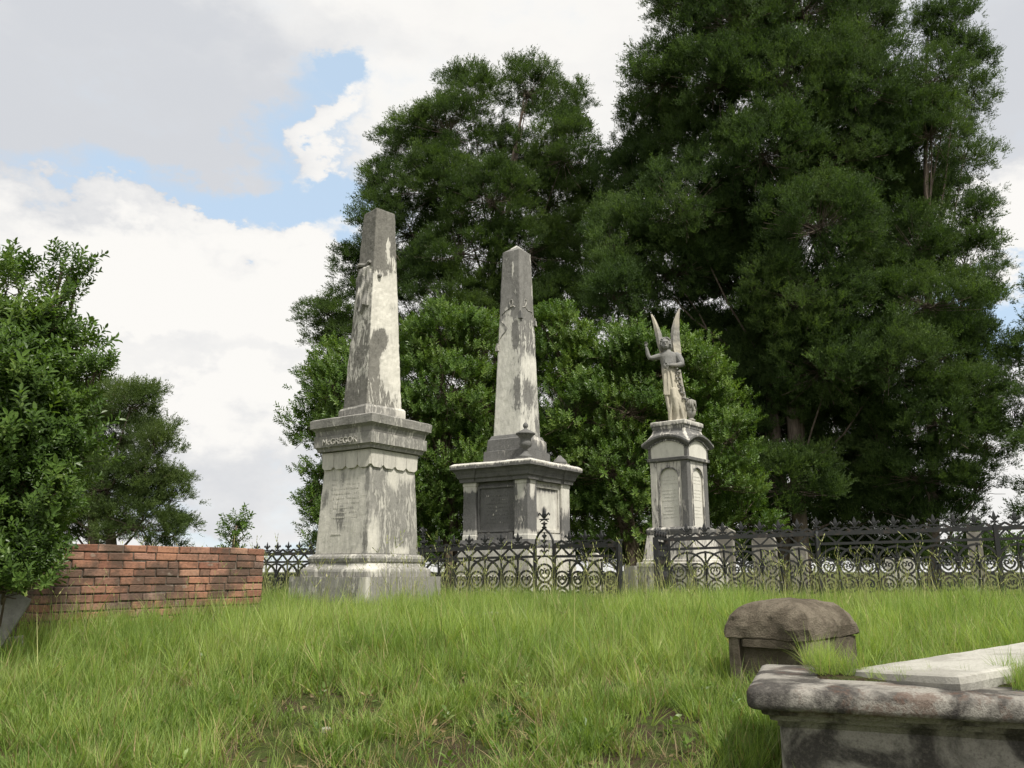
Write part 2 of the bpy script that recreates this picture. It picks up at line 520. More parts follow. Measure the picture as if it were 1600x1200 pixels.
def loft_square(levels, nu=16, stain=None, chamfer=0.012, jit=0.002, seed=0.0, capb=True):
    """square stone turned through levels (z, half width, arch rise, steps): one ring per level, sides split so wear can follow the stone"""
    prev = (*levels[0], 0, 1)[:4] if len(levels[0]) < 3 else (*levels[0], 1)[:4]
    rings = [(prev[0], prev[1], prev[2])]
    for lv in levels[1:]:
        z, h = lv[0], lv[1]
        a = lv[2] if len(lv) > 2 else 0
        n = lv[3] if len(lv) > 3 else 1
        z0, h0, a0 = rings[-1]
        for i in range(1, n + 1):
            f = i / n
            rings.append((z0 + (z - z0) * f, h0 + (h - h0) * f, a0 + (a - a0) * f))
    verts, st = [], []
    for z, h, a in rings:
        c = min(chamfer / max(h, 1e-4), 0.3)
        ts = [-1.0, -1 + c] + list(np.linspace(-1 + c, 1 - c, nu + 1)[1:]) 
        for k in range(4):
            for t in ts:
                u = h * t
                d = h
                if t == -1.0:
                    u = -h + c * h * 0.29; d = h - c * h * 0.29
                p = [(u, -d), (d, u), (-u, d), (-d, -u)][k]
                zz = z + a * (1 - t * t)
                j = jit * (mnoise.noise(Vector((p[0] * 7 + seed, p[1] * 7, zz * 7))) + 0.7 * mnoise.noise(Vector((p[0] * 23 + seed, p[1] * 23, zz * 23))))
                verts.append((p[0] * (1 + j / max(h, .05)), p[1] * (1 + j / max(h, .05)), zz + j * 0.6))
                st.append(stain(k, t, zz) if stain else 0.5)
    m = 4 * (nu + 2)
    faces = []
    for i in range(len(rings) - 1):
        for k in range(m):
            l = (k + 1) % m
            faces.append((i * m + k, i * m + l, (i + 1) * m + l, (i + 1) * m + k))
    if capb: faces.append(tuple(range(m))[::-1])
    top = len(rings) - 1
    ci = len(verts); verts.append((0, 0, rings[-1][0] + rings[-1][2] * 0.5)); st.append(st[-1])
    for k in range(m):
        faces.append((top * m + k, top * m + (k + 1) % m, ci))
    return verts, faces, st


def stone(name, levels, mat, parent, stain=0.5, nu=16, chamfer=0.012, jit=0.002, loc=None, rz=None):
    fn = stain if callable(stain) else (lambda k, t, z: stain)
    v, f, st = loft_square(levels, nu, fn, chamfer, jit, seed=len(bpy.data.objects) * 1.37)
    me = bpy.data.meshes.new(name); me.from_pydata(v, [], f); me.update()
    a = me.attributes.new('stain', 'FLOAT', 'POINT'); a.data.foreach_set('value', st)
    return obj(name, me, mat, parent, False, loc, rz)


def set_stain(o, v):
    me = o.data
    a = me.attributes.get('stain') or me.attributes.new('stain', 'FLOAT', 'POINT')
    a.data.foreach_set('value', [v(p.co) if callable(v) else v for p in me.vertices])
    return o


def sstep(a, b, x):
    if a == b: return float(x > a)
    t = max(0.0, min(1.0, (x - a) / (b - a)))
    return t * t * (3 - 2 * t)


def patches(base, items):
    """stain map of a face: items are (side, t, z, rt, rz, gain) soft patches added to base(side, t, z)"""
    def fn(k, t, z):
        v = base(k, t, z) if callable(base) else base
        for s, t0, z0, rt, rz, g in items:
            if s is not None and s != k: continue
            d = ((t - t0) / rt) ** 2 + ((z - z0) / rz) ** 2
            v += g * math.exp(-d * 1.2)
        return v
    return fn


# ------------------------------------------------------------------ the tall broken obelisk (left)
YA = 11.0
axA = at(572, 900, YA)
ZA = gz(axA.x, YA) - 0.03
A_ROT = -R(35)
obA = empty('obelisk_monument', (axA.x, YA, ZA), A_ROT)
tag(obA, 'tall truncated marble obelisk with raised surname on its cornice and a flaring pedestal', 'obelisk')


def LA(py, w, fac=1.414):
    return at(572, py, YA).z - ZA, w / 2 / fac * scale_at(py, YA)


(zp0, _), (zp, hp) = LA(945, 235), LA(901, 235)
stone('plinth', [(0, hp * 1.005), (zp, hp, 0, 8)], M_MARBLE, obA,
      patches(lambda k, t, z: 0.60 + 0.2 * sstep(0.25, 0.0, z) + (0.10 if k == 1 else 0.0), [(0, 0.98, zp * .8, 0.10, 0.25, -0.5), (1, -0.98, zp * .8, 0.10, 0.25, -0.5), (0, -0.8, .1, .3, .3, -.15)]), 24, 0.02, 0.006)
z1, h1 = LA(893, 203); z0, h0 = LA(901, 203); z2, h2 = LA(880, 172)
stone('splayed_course', [(z0 + 0.001, h0), (z1, h1), (z1 + 0.25 * (z2 - z1), h1 * 0.985), (z1 + 0.6 * (z2 - z1), h2 * 1.05, 0, 3), (z2, h2, 0, 2)], M_MARBLE, obA,
      patches(0.60, [(0, 0.85, z2, 0.35, 0.10, -0.5), (1, -0.85, z2, 0.35, 0.10, -0.5)]), 20, 0.015, 0.004)
z3, h3 = LA(866.5, 181); zt = z2; tm = (zt + z3) / 2
stone('torus_moulding', [(zt + 0.001, h3 * 0.955), (zt + 0.018, h3 * 0.985), (tm, h3), (z3 - 0.03, h3 * 0.985), (z3 - 0.016, h3 * 0.95), (z3, h3 * 0.90)], M_MARBLE, obA, 0.60, 16, 0.014, 0.003)
zd0, hd0 = LA(866, 159); zd1, hd1 = LA(733, 140)
Hd = zd1 - zd0


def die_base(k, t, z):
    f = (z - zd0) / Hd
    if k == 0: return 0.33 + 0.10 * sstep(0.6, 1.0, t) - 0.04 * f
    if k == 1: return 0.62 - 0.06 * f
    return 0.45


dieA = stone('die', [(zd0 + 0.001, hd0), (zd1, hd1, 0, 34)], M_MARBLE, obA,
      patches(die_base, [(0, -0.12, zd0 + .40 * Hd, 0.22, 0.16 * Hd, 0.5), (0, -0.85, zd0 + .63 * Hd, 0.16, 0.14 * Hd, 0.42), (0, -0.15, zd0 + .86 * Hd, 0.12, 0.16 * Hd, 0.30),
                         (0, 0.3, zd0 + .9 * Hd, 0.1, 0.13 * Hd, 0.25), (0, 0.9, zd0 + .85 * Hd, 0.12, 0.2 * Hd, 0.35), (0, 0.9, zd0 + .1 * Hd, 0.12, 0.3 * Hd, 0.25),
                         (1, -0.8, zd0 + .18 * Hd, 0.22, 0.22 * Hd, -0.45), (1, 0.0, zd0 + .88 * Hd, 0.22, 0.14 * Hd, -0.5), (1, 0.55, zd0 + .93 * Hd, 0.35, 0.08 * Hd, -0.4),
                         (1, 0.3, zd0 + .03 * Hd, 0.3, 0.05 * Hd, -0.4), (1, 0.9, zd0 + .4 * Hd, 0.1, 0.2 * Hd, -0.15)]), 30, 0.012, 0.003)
# shallow bars of the worn inscription
mb = MB()
random.seed(3)
for r_ in range(9):
    zz = zd0 + Hd * (0.84 - 0.055 * r_)
    x = -0.24
    while x < 0.24:
        w_ = random.uniform(0.012, 0.035)
        if random.random() < 0.8:
            hh = hd0 + (hd1 - hd0) * (zz - zd0) / Hd
            mb.box(x, x + w_, -hh - 0.0018, -hh + 0.01, zz, zz + random.uniform(0.014, 0.026))
        x += w_ + 0.01
for (xa, xb, zf) in ((-0.19, -0.02, 0.21),):
    hh = hd0 + (hd1 - hd0) * zf
    mb.box(xa, xb, -hh - 0.006, -hh + 0.01, zd0 + Hd * zf, zd0 + Hd * zf + 0.012)
o = mb.build('worn_inscription', M_MARBLE, dieA); set_stain(o, 0.40); o['kind'] = 'stuff'
zc0, hc0 = LA(728, 144); zc1, hc1 = LA(711, 149)
collarA = stone('collar', [(zd1 + 0.001, hc0 * 1.005), (zc1, hc1, 0, 2)], M_MARBLE, obA, lambda k, t, z: 0.30, 8, 0.006, 0.001)
tabw = hc0 * 2 / 4
for k in range(4):
    for i in range(4):
        u0 = -hc0 + i * tabw
        a, b = u0 + 0.004, u0 + tabw - 0.004
        zb, ztp = zd1 - 0.035, zc1 - 0.004
        outl = [(a, ztp), (a, zb + 0.035), (a + 0.045, zb), (b - 0.045, zb), (b, zb + 0.035), (b, ztp)]
        mb = MB()
        d = hc0 + 0.016
        fr = [(x, -d, z) for x, z in outl]; bk = [(x, -d + 0.06, z) for x, z in outl]
        n = len(outl)
        mb.add(fr + bk, [tuple(range(n))] + [(i2, (i2 + n), (i2 + 1) % n + n, (i2 + 1) % n) for i2 in range(n)])
        o = mb.build('collar_tab', M_MARBLE, collarA, rz=k * math.pi / 2)
        set_stain(o, (0.18 + 0.12 * ((i * 7 + k * 3) % 4) / 3))
zs = [LA(p, w) for p, w in ((710, 163), (706, 165), (703, 175), (687, 175), (685.5, 172), (685, 169), (679, 172), (674.5, 184), (674, 188), (662, 189))]
nm = ['name_course', 'name_course', 'name_course', 'name_course', 'cornice', 'cornice', 'cornice', 'cornice', 'cornice', 'cornice']
obA_name = stone('name_course', [(zs[0][0] + .001, zs[0][1] * 0.93), (zs[0][0] + .003, zs[0][1]), zs[1], (zs[2][0] - .005, zs[2][1] * .97), (zs[2][0], zs[2][1]), (*zs[3], 0, 5)], M_MARBLE, obA,
      lambda k, t, z: 0.60 + 0.1 * sstep(zs[2][0], zs[0][0], z), 20, 0.01, 0.0025)
stone('cornice', [(zs[3][0] + .001, zs[5][1] * 0.99), zs[5], zs[6], (zs[7][0], zs[7][1], 0, 2), zs[8], (*zs[9], 0, 4), (zs[9][0] + 0.02, zs[9][1] * 0.93)], M_MARBLE, obA,
      lambda k, t, z: 0.66 + 0.08 * math.sin(t * 9 + k), 22, 0.01, 0.004)
tx = bpy.data.curves.new('lettering', 'FONT')
tx.body = 'McGREGOR'; tx.size = 0.115; tx.extrude = 0.010; tx.space_character = 1.08
to_ = bpy.data.objects.new('lettering_text', tx); COL.objects.link(to_)
lme = bpy.data.meshes.new_from_object(to_.evaluated_get(bpy.context.evaluated_depsgraph_get()))
bpy.data.objects.remove(to_)
lme.materials.clear()
lo = obj('lettering', lme, M_MARBLE, obA_name); set_stain(lo, 0.42)
hb_ = (zs[2][1] + zs[3][1]) / 2
lo.location = (-0.35, -hb_ - 0.004, zs[2][0] + 0.022); lo.rotation_euler = (R(90), 0, 0)
# shaft, turned a few degrees on its base
S_ROT = -R(10.8)
zb0, hb0 = LA(664, 105, 1.39); zb1, hb1 = LA(640, 104, 1.39)
stone('shaft_base', [(zs[9][0] + .015, hb0), (zb1 - .03, hb1, 0, 4), (zb1, hb1 * 0.95)], M_MARBLE, obA, patches(0.60, [(1, 0.8, zb1, 0.3, 0.12, -0.5)]), 14, 0.012, 0.004, rz=S_ROT)
zf0, hf0 = LA(640, 91, 1.39); zf1, hf1 = LA(336, 49, 1.39); zf2, _ = LA(329.5, 10)
Hs = zf1 - zf0


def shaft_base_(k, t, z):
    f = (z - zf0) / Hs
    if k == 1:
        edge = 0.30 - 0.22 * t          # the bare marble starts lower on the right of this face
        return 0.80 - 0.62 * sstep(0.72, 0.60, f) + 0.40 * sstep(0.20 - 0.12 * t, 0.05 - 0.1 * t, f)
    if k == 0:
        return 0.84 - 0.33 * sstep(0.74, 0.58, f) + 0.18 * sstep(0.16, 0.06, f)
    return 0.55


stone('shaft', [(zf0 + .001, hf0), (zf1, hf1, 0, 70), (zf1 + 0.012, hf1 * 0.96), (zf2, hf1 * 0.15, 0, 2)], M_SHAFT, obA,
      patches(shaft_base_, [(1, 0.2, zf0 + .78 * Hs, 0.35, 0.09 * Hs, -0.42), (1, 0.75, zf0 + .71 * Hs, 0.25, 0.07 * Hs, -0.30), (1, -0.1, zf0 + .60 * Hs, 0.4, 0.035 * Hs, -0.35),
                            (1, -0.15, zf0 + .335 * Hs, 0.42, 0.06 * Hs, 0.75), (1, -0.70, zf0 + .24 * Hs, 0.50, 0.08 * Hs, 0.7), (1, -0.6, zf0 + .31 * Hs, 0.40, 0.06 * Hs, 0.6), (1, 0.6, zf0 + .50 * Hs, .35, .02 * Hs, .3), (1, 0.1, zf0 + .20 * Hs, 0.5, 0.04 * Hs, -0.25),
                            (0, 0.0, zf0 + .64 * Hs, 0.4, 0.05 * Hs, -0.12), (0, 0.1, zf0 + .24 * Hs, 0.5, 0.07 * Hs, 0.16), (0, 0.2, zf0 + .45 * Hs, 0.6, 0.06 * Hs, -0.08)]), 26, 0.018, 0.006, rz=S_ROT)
shaftA = bpy.data.objects['shaft']


def facept(x, z, off, hbot, htop, z0, z1):
    h = hbot + (htop - hbot) * (z - z0) / (z1 - z0)
    return Vector((x, -h - off, z))


# carved shield and drapery on the left face of the shaft
mb = MB()
za, zb_ = LA(424, 10)[0], LA(483, 10)[0]
NXE, NZE = 15, 22
for j in range(NZE):
    f = j / (NZE - 1)
    for i in range(NXE):
        t = -1 + 2 * i / (NXE - 1)
        wide = 0.19 * (1 - 0.10 * math.cos(f * 9)) * (1.0 - 0.25 * f)
        drop = (1 - abs(t)) ** 0.8 * 0.10 * f + 0.03 * f * math.cos(t * 7)
        z = za + (zb_ - za) * f - drop
        off = 0.002 if i in (0, NXE - 1) or j == NZE - 1 else 0.016 + 0.028 * (1 - t * t) + 0.012 * math.sin(t * 12 + f * 2.5) + 0.010 * math.sin(f * 14 + t * 3)
        if j == 0: off = 0.03
        mb.v.append(tuple(facept(t * wide + 0.0, z, off, hf0, hf1, zf0, zf1)))
for j in range(NZE - 1):
    for i in range(NXE - 1):
        a = j * NXE + i
        mb.f.append((a, a + NXE, a + NXE + 1, a + 1))
o = mb.build('carved_drapery', M_MARBLE, obA, rz=S_ROT); set_stain(o, lambda c: 0.56 + 0.25 * mnoise.noise(c * 6))
mb = MB()
zsc = LA(419, 10)[0]
mb.tube([facept(-0.17 + 0.03 * i, zsc + 0.012 * math.sin(i * .8), 0.012 + .012 * math.sin(i * .7), hf0, hf1, zf0, zf1) for i in range(11)], [0.022] + [0.032] * 9 + [0.022], 7)
o = mb.build('carved_scroll', M_MARBLE, obA, rz=S_ROT); set_stain(o, 0.75)
mb = MB()
zk = LA(440, 10)[0]; hk = hf0 + (hf1 - hf0) * (zk - zf0) / Hs
mb.lathe([(0.004, 0.05), (0.022, 0.045), (0.03, 0.02), (0.03, -0.02)], 8)
o = mb.build('broken_peg', M_MARBLE, obA)
o.data.transform(Matrix.Rotation(S_ROT, 4, 'Z') @ Matrix.Translation((hk, -hk * .55, zk)) @ Matrix.Rotation(R(90), 4, 'Y')); set_stain(o, 0.85)

# ------------------------------------------------------------------ the pointed obelisk on a panelled pedestal (middle)
YB = 14.6
axB = at(808, 880, YB)
ZB = gz(axB.x, YB) - 0.03
obB = empty('obelisk_monument', (axB.x, YB, ZB), -R(34.6))
tag(obB, 'pointed marble obelisk on a blackened panelled pedestal with corner pilasters behind the iron gate', 'obelisk')


def LB(py, w, fac=1.39):
    return at(808, py, YB).z - ZB, w / 2 / fac * scale_at(py, YB)


zg = LB(900, 190); zg1 = LB(858, 184)
stone('plinth', [(0, zg[1] * 1.04), (zg[0], zg[1] * 1.04, 0, 3), (zg[0] + .01, zg[1]), (zg1[0], zg1[1], 0, 4)], M_MARBLE_B, obB, patches(0.30, [(0, 0, .4, .6, .2, .1)]), 16, 0.015, 0.004)
zm = LB(845, 176)
stone('base_moulding', [(zg1[0] + .001, zg1[1] * .99), (zg1[0] + .03, zg1[1]), (zm[0] - .04, zm[1] * 1.01), (zm[0], zm[1])], M_MARBLE_B, obB, 0.66, 12, 0.01, 0.003)
zD0, zD1 = zm[0], LB(757, 160)[0]
hD = LB(800, 167)[1]; HD = zD1 - zD0
core = hD - 0.07
dieB = stone('die', [(zD0 + .001, core), (zD1, core, 0, 24)], M_MARBLE_B, obB,
      patches(lambda k, t, z: (0.86 if k == 0 else 0.20), [(0, 0.4, zD0 + .06 * HD, 0.6, 0.10 * HD, -0.5), (0, -0.5, zD0 + .05 * HD, 0.3, 0.12 * HD, -0.55), (0, 0.2, zD0 + .72 * HD, 0.25, 0.03 * HD, -0.25),
                                                          (1, 0.1, zD0 + .88 * HD, 0.7, 0.10 * HD, 0.42), (1, -0.12, zD0 + .50 * HD, 0.20, 0.10 * HD, 0.55), (1, -0.45, zD0 + .42 * HD, 0.12, 0.08 * HD, 0.45),  # mid-panel dark patches paint in the gate finial's cast shadow, not stain
                                                          (1, 0.65, zD0 + .45 * HD, 0.2, 0.2 * HD, 0.2)]), 26, 0.01, 0.002)
pw = 0.135
for sx, sy in ((1, -1), (-1, -1), (1, 1), (-1, 1)):
    c = hD - pw
    cx, cy = sx * c, sy * c

    def pst(k, t, z, sx=sx, sy=sy):
        f = (z - zD0) / HD
        if sx > 0 and sy < 0:
            v = 0.70 - 0.40 * sstep(0.60, 0.78, f) * (0.5 + 0.5 * math.cos(t * 3)) - 0.42 * sstep(0.22, 0.05, f) - (0.08 if k == 0 else 0.0)
        elif sx < 0:
            v = 0.76 - 0.42 * sstep(0.75, 0.9, f) - 0.45 * sstep(0.25, 0.08, f)
        else:
            v = 0.42 + 0.2 * math.sin(f * 6)
        return v
    o = stone('corner_pilaster', [(zD0 + .001, pw * 1.05), (zD0 + .07, pw * 1.05), (zD0 + .085, pw), (zD1 - .07, pw, 0, 18), (zD1 - .055, pw * 1.06), (zD1 - .001, pw * 1.06)], M_MARBLE_B, obB, pst, 8, 0.01, 0.002, loc=(cx, cy, 0))
# panel frames on the four faces
for k in range(4):
    mb = MB()
    x0, x1, za, zb_ = -hD + 2 * pw + 0.012, hD - 2 * pw - 0.012, zD0 + 0.13, zD1 - 0.07
    for (a, b, c, d) in ((x0, x0 + .035, za, zb_), (x1 - .035, x1, za, zb_), (x0 + .035, x1 - .035, za, za + .04), (x0 + .035, x1 - .035, zb_ - .035, zb_)):
        mb.box(a, b, -core - .028, -core + .02, c, d)
    mb.box(x0 + .03, x1 - .03, -core - .055, -core + .02, zD0 + 0.002, zD0 + 0.105)
    o = mb.build('panel_frame', M_MARBLE_B, dieB, rz=k * math.pi / 2); set_stain(o, 0.72 if k == 0 else 0.40)
mb = MB()
random.seed(11)
for r_ in range(8):
    zz = zD0 + HD * (0.74 - 0.065 * r_)
    x = -0.22
    while x < 0.22:
        w_ = random.uniform(0.014, 0.04)
        if random.random() < 0.75: mb.box(x, x + w_, -core - .005, -core + .005, zz, zz + random.uniform(.018, .035))
        x += w_ + 0.012
o = mb.build('worn_inscription', M_MARBLE_B, dieB); set_stain(o, lambda c: 0.66 + 0.3 * mnoise.noise(c * 9)); o['kind'] = 'stuff'
zq = [LB(p, w) for p, w in ((757, 172), (752, 174), (750, 180), (745, 184), (740, 192), (738, 198), (737, 203), (731, 203), (728, 196))]
cor = [(zq[0][0] + .001, zq[0][1]), zq[1], zq[2], zq[3], zq[4], zq[5], zq[6], zq[7], (zq[7][0] + .03, zq[8][1]), (zq[7][0] + .045, zq[8][1] * .75)]


def corst(k, t, z):
    return 0.82 - 0.50 * sstep(zq[6][0] + .02, zq[7][0] + .02, z)


stone('cornice', cor, M_MARBLE_B, obB, corst, 24, 0.012, 0.005)
for sx, sy in ((1, -1), (-1, -1), (1, 1), (-1, 1)):
    half = 0.155
    dd = 0.022
    prof = [(z + (0.002 if i == 0 else 0.0), half + (h - zq[0][1])) for i, (z, h) in enumerate(cor[:8])]
    c = zq[0][1] - half + dd
    stone('cornice_block', prof[:-1] + [prof[-1], (prof[-1][0] + .034, prof[-1][1] - .05)], M_MARBLE_B, obB, corst, 8, 0.012, 0.004, loc=(sx * c, sy * c, 0))
zr = [LB(p, w) for p, w in ((728, 106), (708, 104), (706, 95), (690, 92), (688, 86), (683, 80))]
zr[0] = (cor[-1][0] - .01, zr[0][1])
stone('shaft_step', [zr[0], (*zr[1], 0, 4), (zr[1][0] + .01, zr[2][1] * 1.02)], M_MARBLE_B, obB, 0.72, 14, 0.012, 0.003)
stone('shaft_base', [(zr[1][0] + .012, zr[2][1]), (*zr[3], 0, 4), (zr[4][0], zr[4][1]), (zr[4][0] + .02, zr[4][1] * .98), zr[5]], M_MARBLE_B, obB, patches(0.68, [(1, 0.3, zr[3][0], .5, .1, -.3)]), 14, 0.012, 0.004)
zs0, zs1 = LB(683, 74), LB(397, 45); zap = LB(384, 4)
HS = zs1[0] - zs0[0]


def shB(k, t, z):
    f = (z - zs0[0]) / HS
    if k == 0: return 0.72 - 0.46 * sstep(0.66, 0.60, f) * (0.85 if f > 0.35 else 1)
    if k == 1: return 0.72 - 0.10 * sstep(0.7, 0.55, f) - 0.28 * sstep(0.46, 0.36, f)
    return 0.5


stone('shaft', [(zs0[0] + .001, zs0[1]), (*zs1, 0, 64), (zap[0], 0.008, 0, 4)], M_SHAFT_GREY, obB,
      patches(shB, [(0, -0.3, zs0[0] + .66 * HS, .5, .03 * HS, -.3), (0, 0.55, zs0[0] + .50 * HS, .35, .07 * HS, .5), (0, 0.75, zs0[0] + .22 * HS, .45, .11 * HS, .42), (0, 0.5, zs0[0] + .58 * HS, .3, .04 * HS, .4),
                    (1, -0.2, zs0[0] + .22 * HS, .8, .10 * HS, .42), (1, 0.5, zs0[0] + .36 * HS, .5, .05 * HS, -.3), (1, 0.9, zs0[0] + .85 * HS, .2, .2 * HS, -.2), (1, 0.7, zs0[0] + .05 * HS, .4, .08 * HS, .3),
                    (0, 0.3, zs0[0] + .93 * HS, .15, .12 * HS, -.2), (None, 0, zap[0], 1.2, .03 * HS, -.5)]), 24, 0.025, 0.004)


def ribbon(name, face, pts, rad=0.010):
    """carved cord laid on a face of the shaft: pts are (t across the face, photo row)"""
    mb = MB()
    P = []
    for t, py in pts:
        z = LB(py, 1)[0]; h = zs0[1] + (zs1[1] - zs0[1]) * (z - zs0[0]) / HS
        P.append(Vector((t * h, -h - 0.004, z)))
    Q = []
    for i in range(len(P) - 1):
        for s in range(4):
            f = s / 4
            p0, p1, p2, p3 = P[max(i - 1, 0)], P[i], P[i + 1], P[min(i + 2, len(P) - 1)]
            Q.append(0.5 * ((2 * p1) + (p2 - p0) * f + (2 * p0 - 5 * p1 + 4 * p2 - p3) * f * f + (3 * p1 - p0 - 3 * p2 + p3) * f ** 3))
    Q.append(P[-1])
    mb.tube(Q, rad, 5)
    o = mb.build(name, M_MARBLE_B, obB, rz=face * math.pi / 2); set_stain(o, 0.46)
    return o


ribbon('carved_ribbon', 0, [(0.55, 487), (0.35, 484), (0.1, 485), (0.0, 478), (0.2, 474), (0.3, 480), (0.0, 486), (-0.4, 490), (-0.75, 496), (-0.72, 505), (-0.35, 512), (-0.3, 520), (-0.7, 528), (-0.95, 536)])
ribbon('carved_ribbon', 1, [(-0.7, 487), (-0.3, 483), (-0.05, 474), (-0.35, 473), (-0.4, 480), (0.0, 488), (0.55, 488), (0.8, 494), (0.97, 500)])
for face, t, py in ((0, -0.98, 545), (1, -0.93, 500), (1, 0.98, 503)):
    z = LB(py, 1)[0]; h = zs0[1] + (zs1[1] - zs0[1]) * (z - zs0[0]) / HS
    mb = MB(); mb.box(-.03, .03, -.03, .03, -.05, .03); mb.box(-.036, .036, -.036, .036, -.065, -.048); mb.box(-.02, .02, -.02, .02, .03, .08)
    o = mb.build('carved_tassel', M_MARBLE_B, obB, rz=face * math.pi / 2)
    o.data.transform(Matrix.Translation((t * h, -h, z))); set_stain(o, 0.5)

# stone urns on the cornice corners
ctop = cor[7][0] + 0.034 + ZB
ub = 0.155 - 0.0


def corner_world(sx, sy, c):
    v = Matrix.Rotation(-R(34.6), 4, 'Z') @ Vector((sx * c, sy * c, 0))
    return (axB.x + v.x, YB + v.y)


cu = zq[0][1] - 0.155 + 0.01
ux, uy = corner_world(1, -1, cu)
urn = empty('stone_urn', (ux, uy, ctop), -R(34.6))
tag(urn, 'lidded dark stone urn with fluted bowl on the near corner of the panelled pedestal', 'urn', 'stone urns on the pedestal corners')
mb = MB(); mb.box(-.125, .125, -.125, .125, -.002, 0.05)
set_stain(mb.build('urn_foot_block', M_MARBLE_B, urn), 0.72)
mb = MB(); mb.lathe([(.12, .05), (.115, .07), (.065, .11), (.035, .16), (.03, .18), (.045, .20), (.09, .23), (.105, .27), (.10, .30), (.085, .33), (.092, .37), (.125, .41), (.15, .43)], 24, lobes=12, depth=.035)
set_stain(mb.build('urn_bowl', M_MARBLE_B, urn, True), 0.72)
mb = MB(); mb.lathe([(.15, .431), (.165, .435), (.165, .455), (.13, .475), (.07, .51), (.03, .53), (.025, .545), (.04, .56), (.045, .585), (.04, .61), (.02, .635), (.004, .645)], 20)
set_stain(mb.build('urn_lid', M_MARBLE_B, urn, True), 0.75)
ux, uy = corner_world(1, 1, cu)
urn2 = empty('stone_urn', (ux, uy, ctop), -R(34.6))
tag(urn2, 'broken stub of a stone urn on the far right corner of the panelled pedestal', 'urn', 'stone urns on the pedestal corners')
mb = MB(); mb.box(-.125, .125, -.125, .125, -.002, 0.05)
set_stain(mb.build('urn_foot_block', M_MARBLE_B, urn2), 0.5)
mb = MB(); mb.lathe([(.13, .05), (.13, .08), (.10, .12), (.065, .155), (.04, .175), (.035, .19), (.02, .20)], 16)
set_stain(mb.build('urn_stub', M_MARBLE_B, urn2, True), 0.6)

# ------------------------------------------------------------------ pedestal of the angel (right)
YC = 14.0
axC = at(1066, 860, YC)
ZC = gz(axC.x, YC) - 0.03
C_ROT = -R(40)
pedC = empty('arched_pedestal', (axC.x, YC, ZC), C_ROT)
tag(pedC, 'marble pedestal with arched inscription panels and curved cornice beneath the winged angel', 'pedestal')


def LC(py, w, fac=1.357):
    return at(1066, py, YC).z - ZC, w / 2 / fac * scale_at(py, YC)


a0, a1 = LC(880, 142), LC(886, 138)
stone('plinth', [(0, a1[1]), (a1[0], a1[1], 0, 4), (a1[0] + .005, a0[1]), (a0[0], a0[1]), (a0[0] + .01, a0[1] * .97)], M_MARBLE_B, pedC, lambda k, t, z: 0.5 if z < a1[0] else 0.42, 14, 0.012, 0.004)
b0, b1 = LC(875, 120), LC(837, 107)
stone('splayed_base', [(a0[0] + .012, b0[1] * 1.03), (b0[0], b0[1] * 1.03), (b0[0] + .01, b0[1]), (b1[0], b1[1], 0, 8)], M_MARBLE_B, pedC, patches(0.50, [(0, -0.3, b0[0], .6, .2, -.25), (1, 0, b0[0], .8, .2, -.2)]), 16, 0.012, 0.003)
c0, c1 = LC(832, 108), LC(825, 104)
stone('base_moulding', [(b1[0] + .001, b1[1] * 0.97), (b1[0] + .015, c0[1] * 0.98), (c0[0], c0[1]), ((c0[0] + c1[0]) / 2, c0[1] * 1.01), (c1[0], c1[1] * .95)], M_MARBLE_B, pedC, 0.62, 12, 0.01, 0.002)
d0, d1 = LC(825, 89), LC(724.5, 89)
hC = d0[1]; zC0, zC1 = c1[0], d1[0]; HC = zC1 - zC0
coreC = hC - 0.035
dieC = stone('die', [(zC0 + .001, coreC), (zC1, coreC, 0, 22)], M_MARBLE_B, pedC, patches(lambda k, t, z: 0.02, [(0, .75, zC0 + .5 * HC, .18, .5 * HC, .25), (0, .2, zC0, .3, .06 * HC, .35), (1, -0.6, zC0 + .9 * HC, .3, .1 * HC, .3)]), 20, 0.008, 0.001)
pwC = 0.062
for sx, sy in ((1, -1), (-1, -1), (1, 1), (-1, 1)):
    def cst(k, t, z, sx=sx, sy=sy):
        f = (z - zC0) / HC
        if sx > 0 and sy < 0: return 0.74 - 0.1 * math.sin(f * 5)
        if sx < 0: return 0.40 + 0.1 * math.sin(f * 7)
        return 0.66
    stone('corner_pilaster', [(zC0 + .001, pwC), (zC1, pwC, 0, 16)], M_MARBLE_B, pedC, cst, 6, 0.012, 0.001, loc=(sx * (hC - pwC), sy * (hC - pwC), 0))
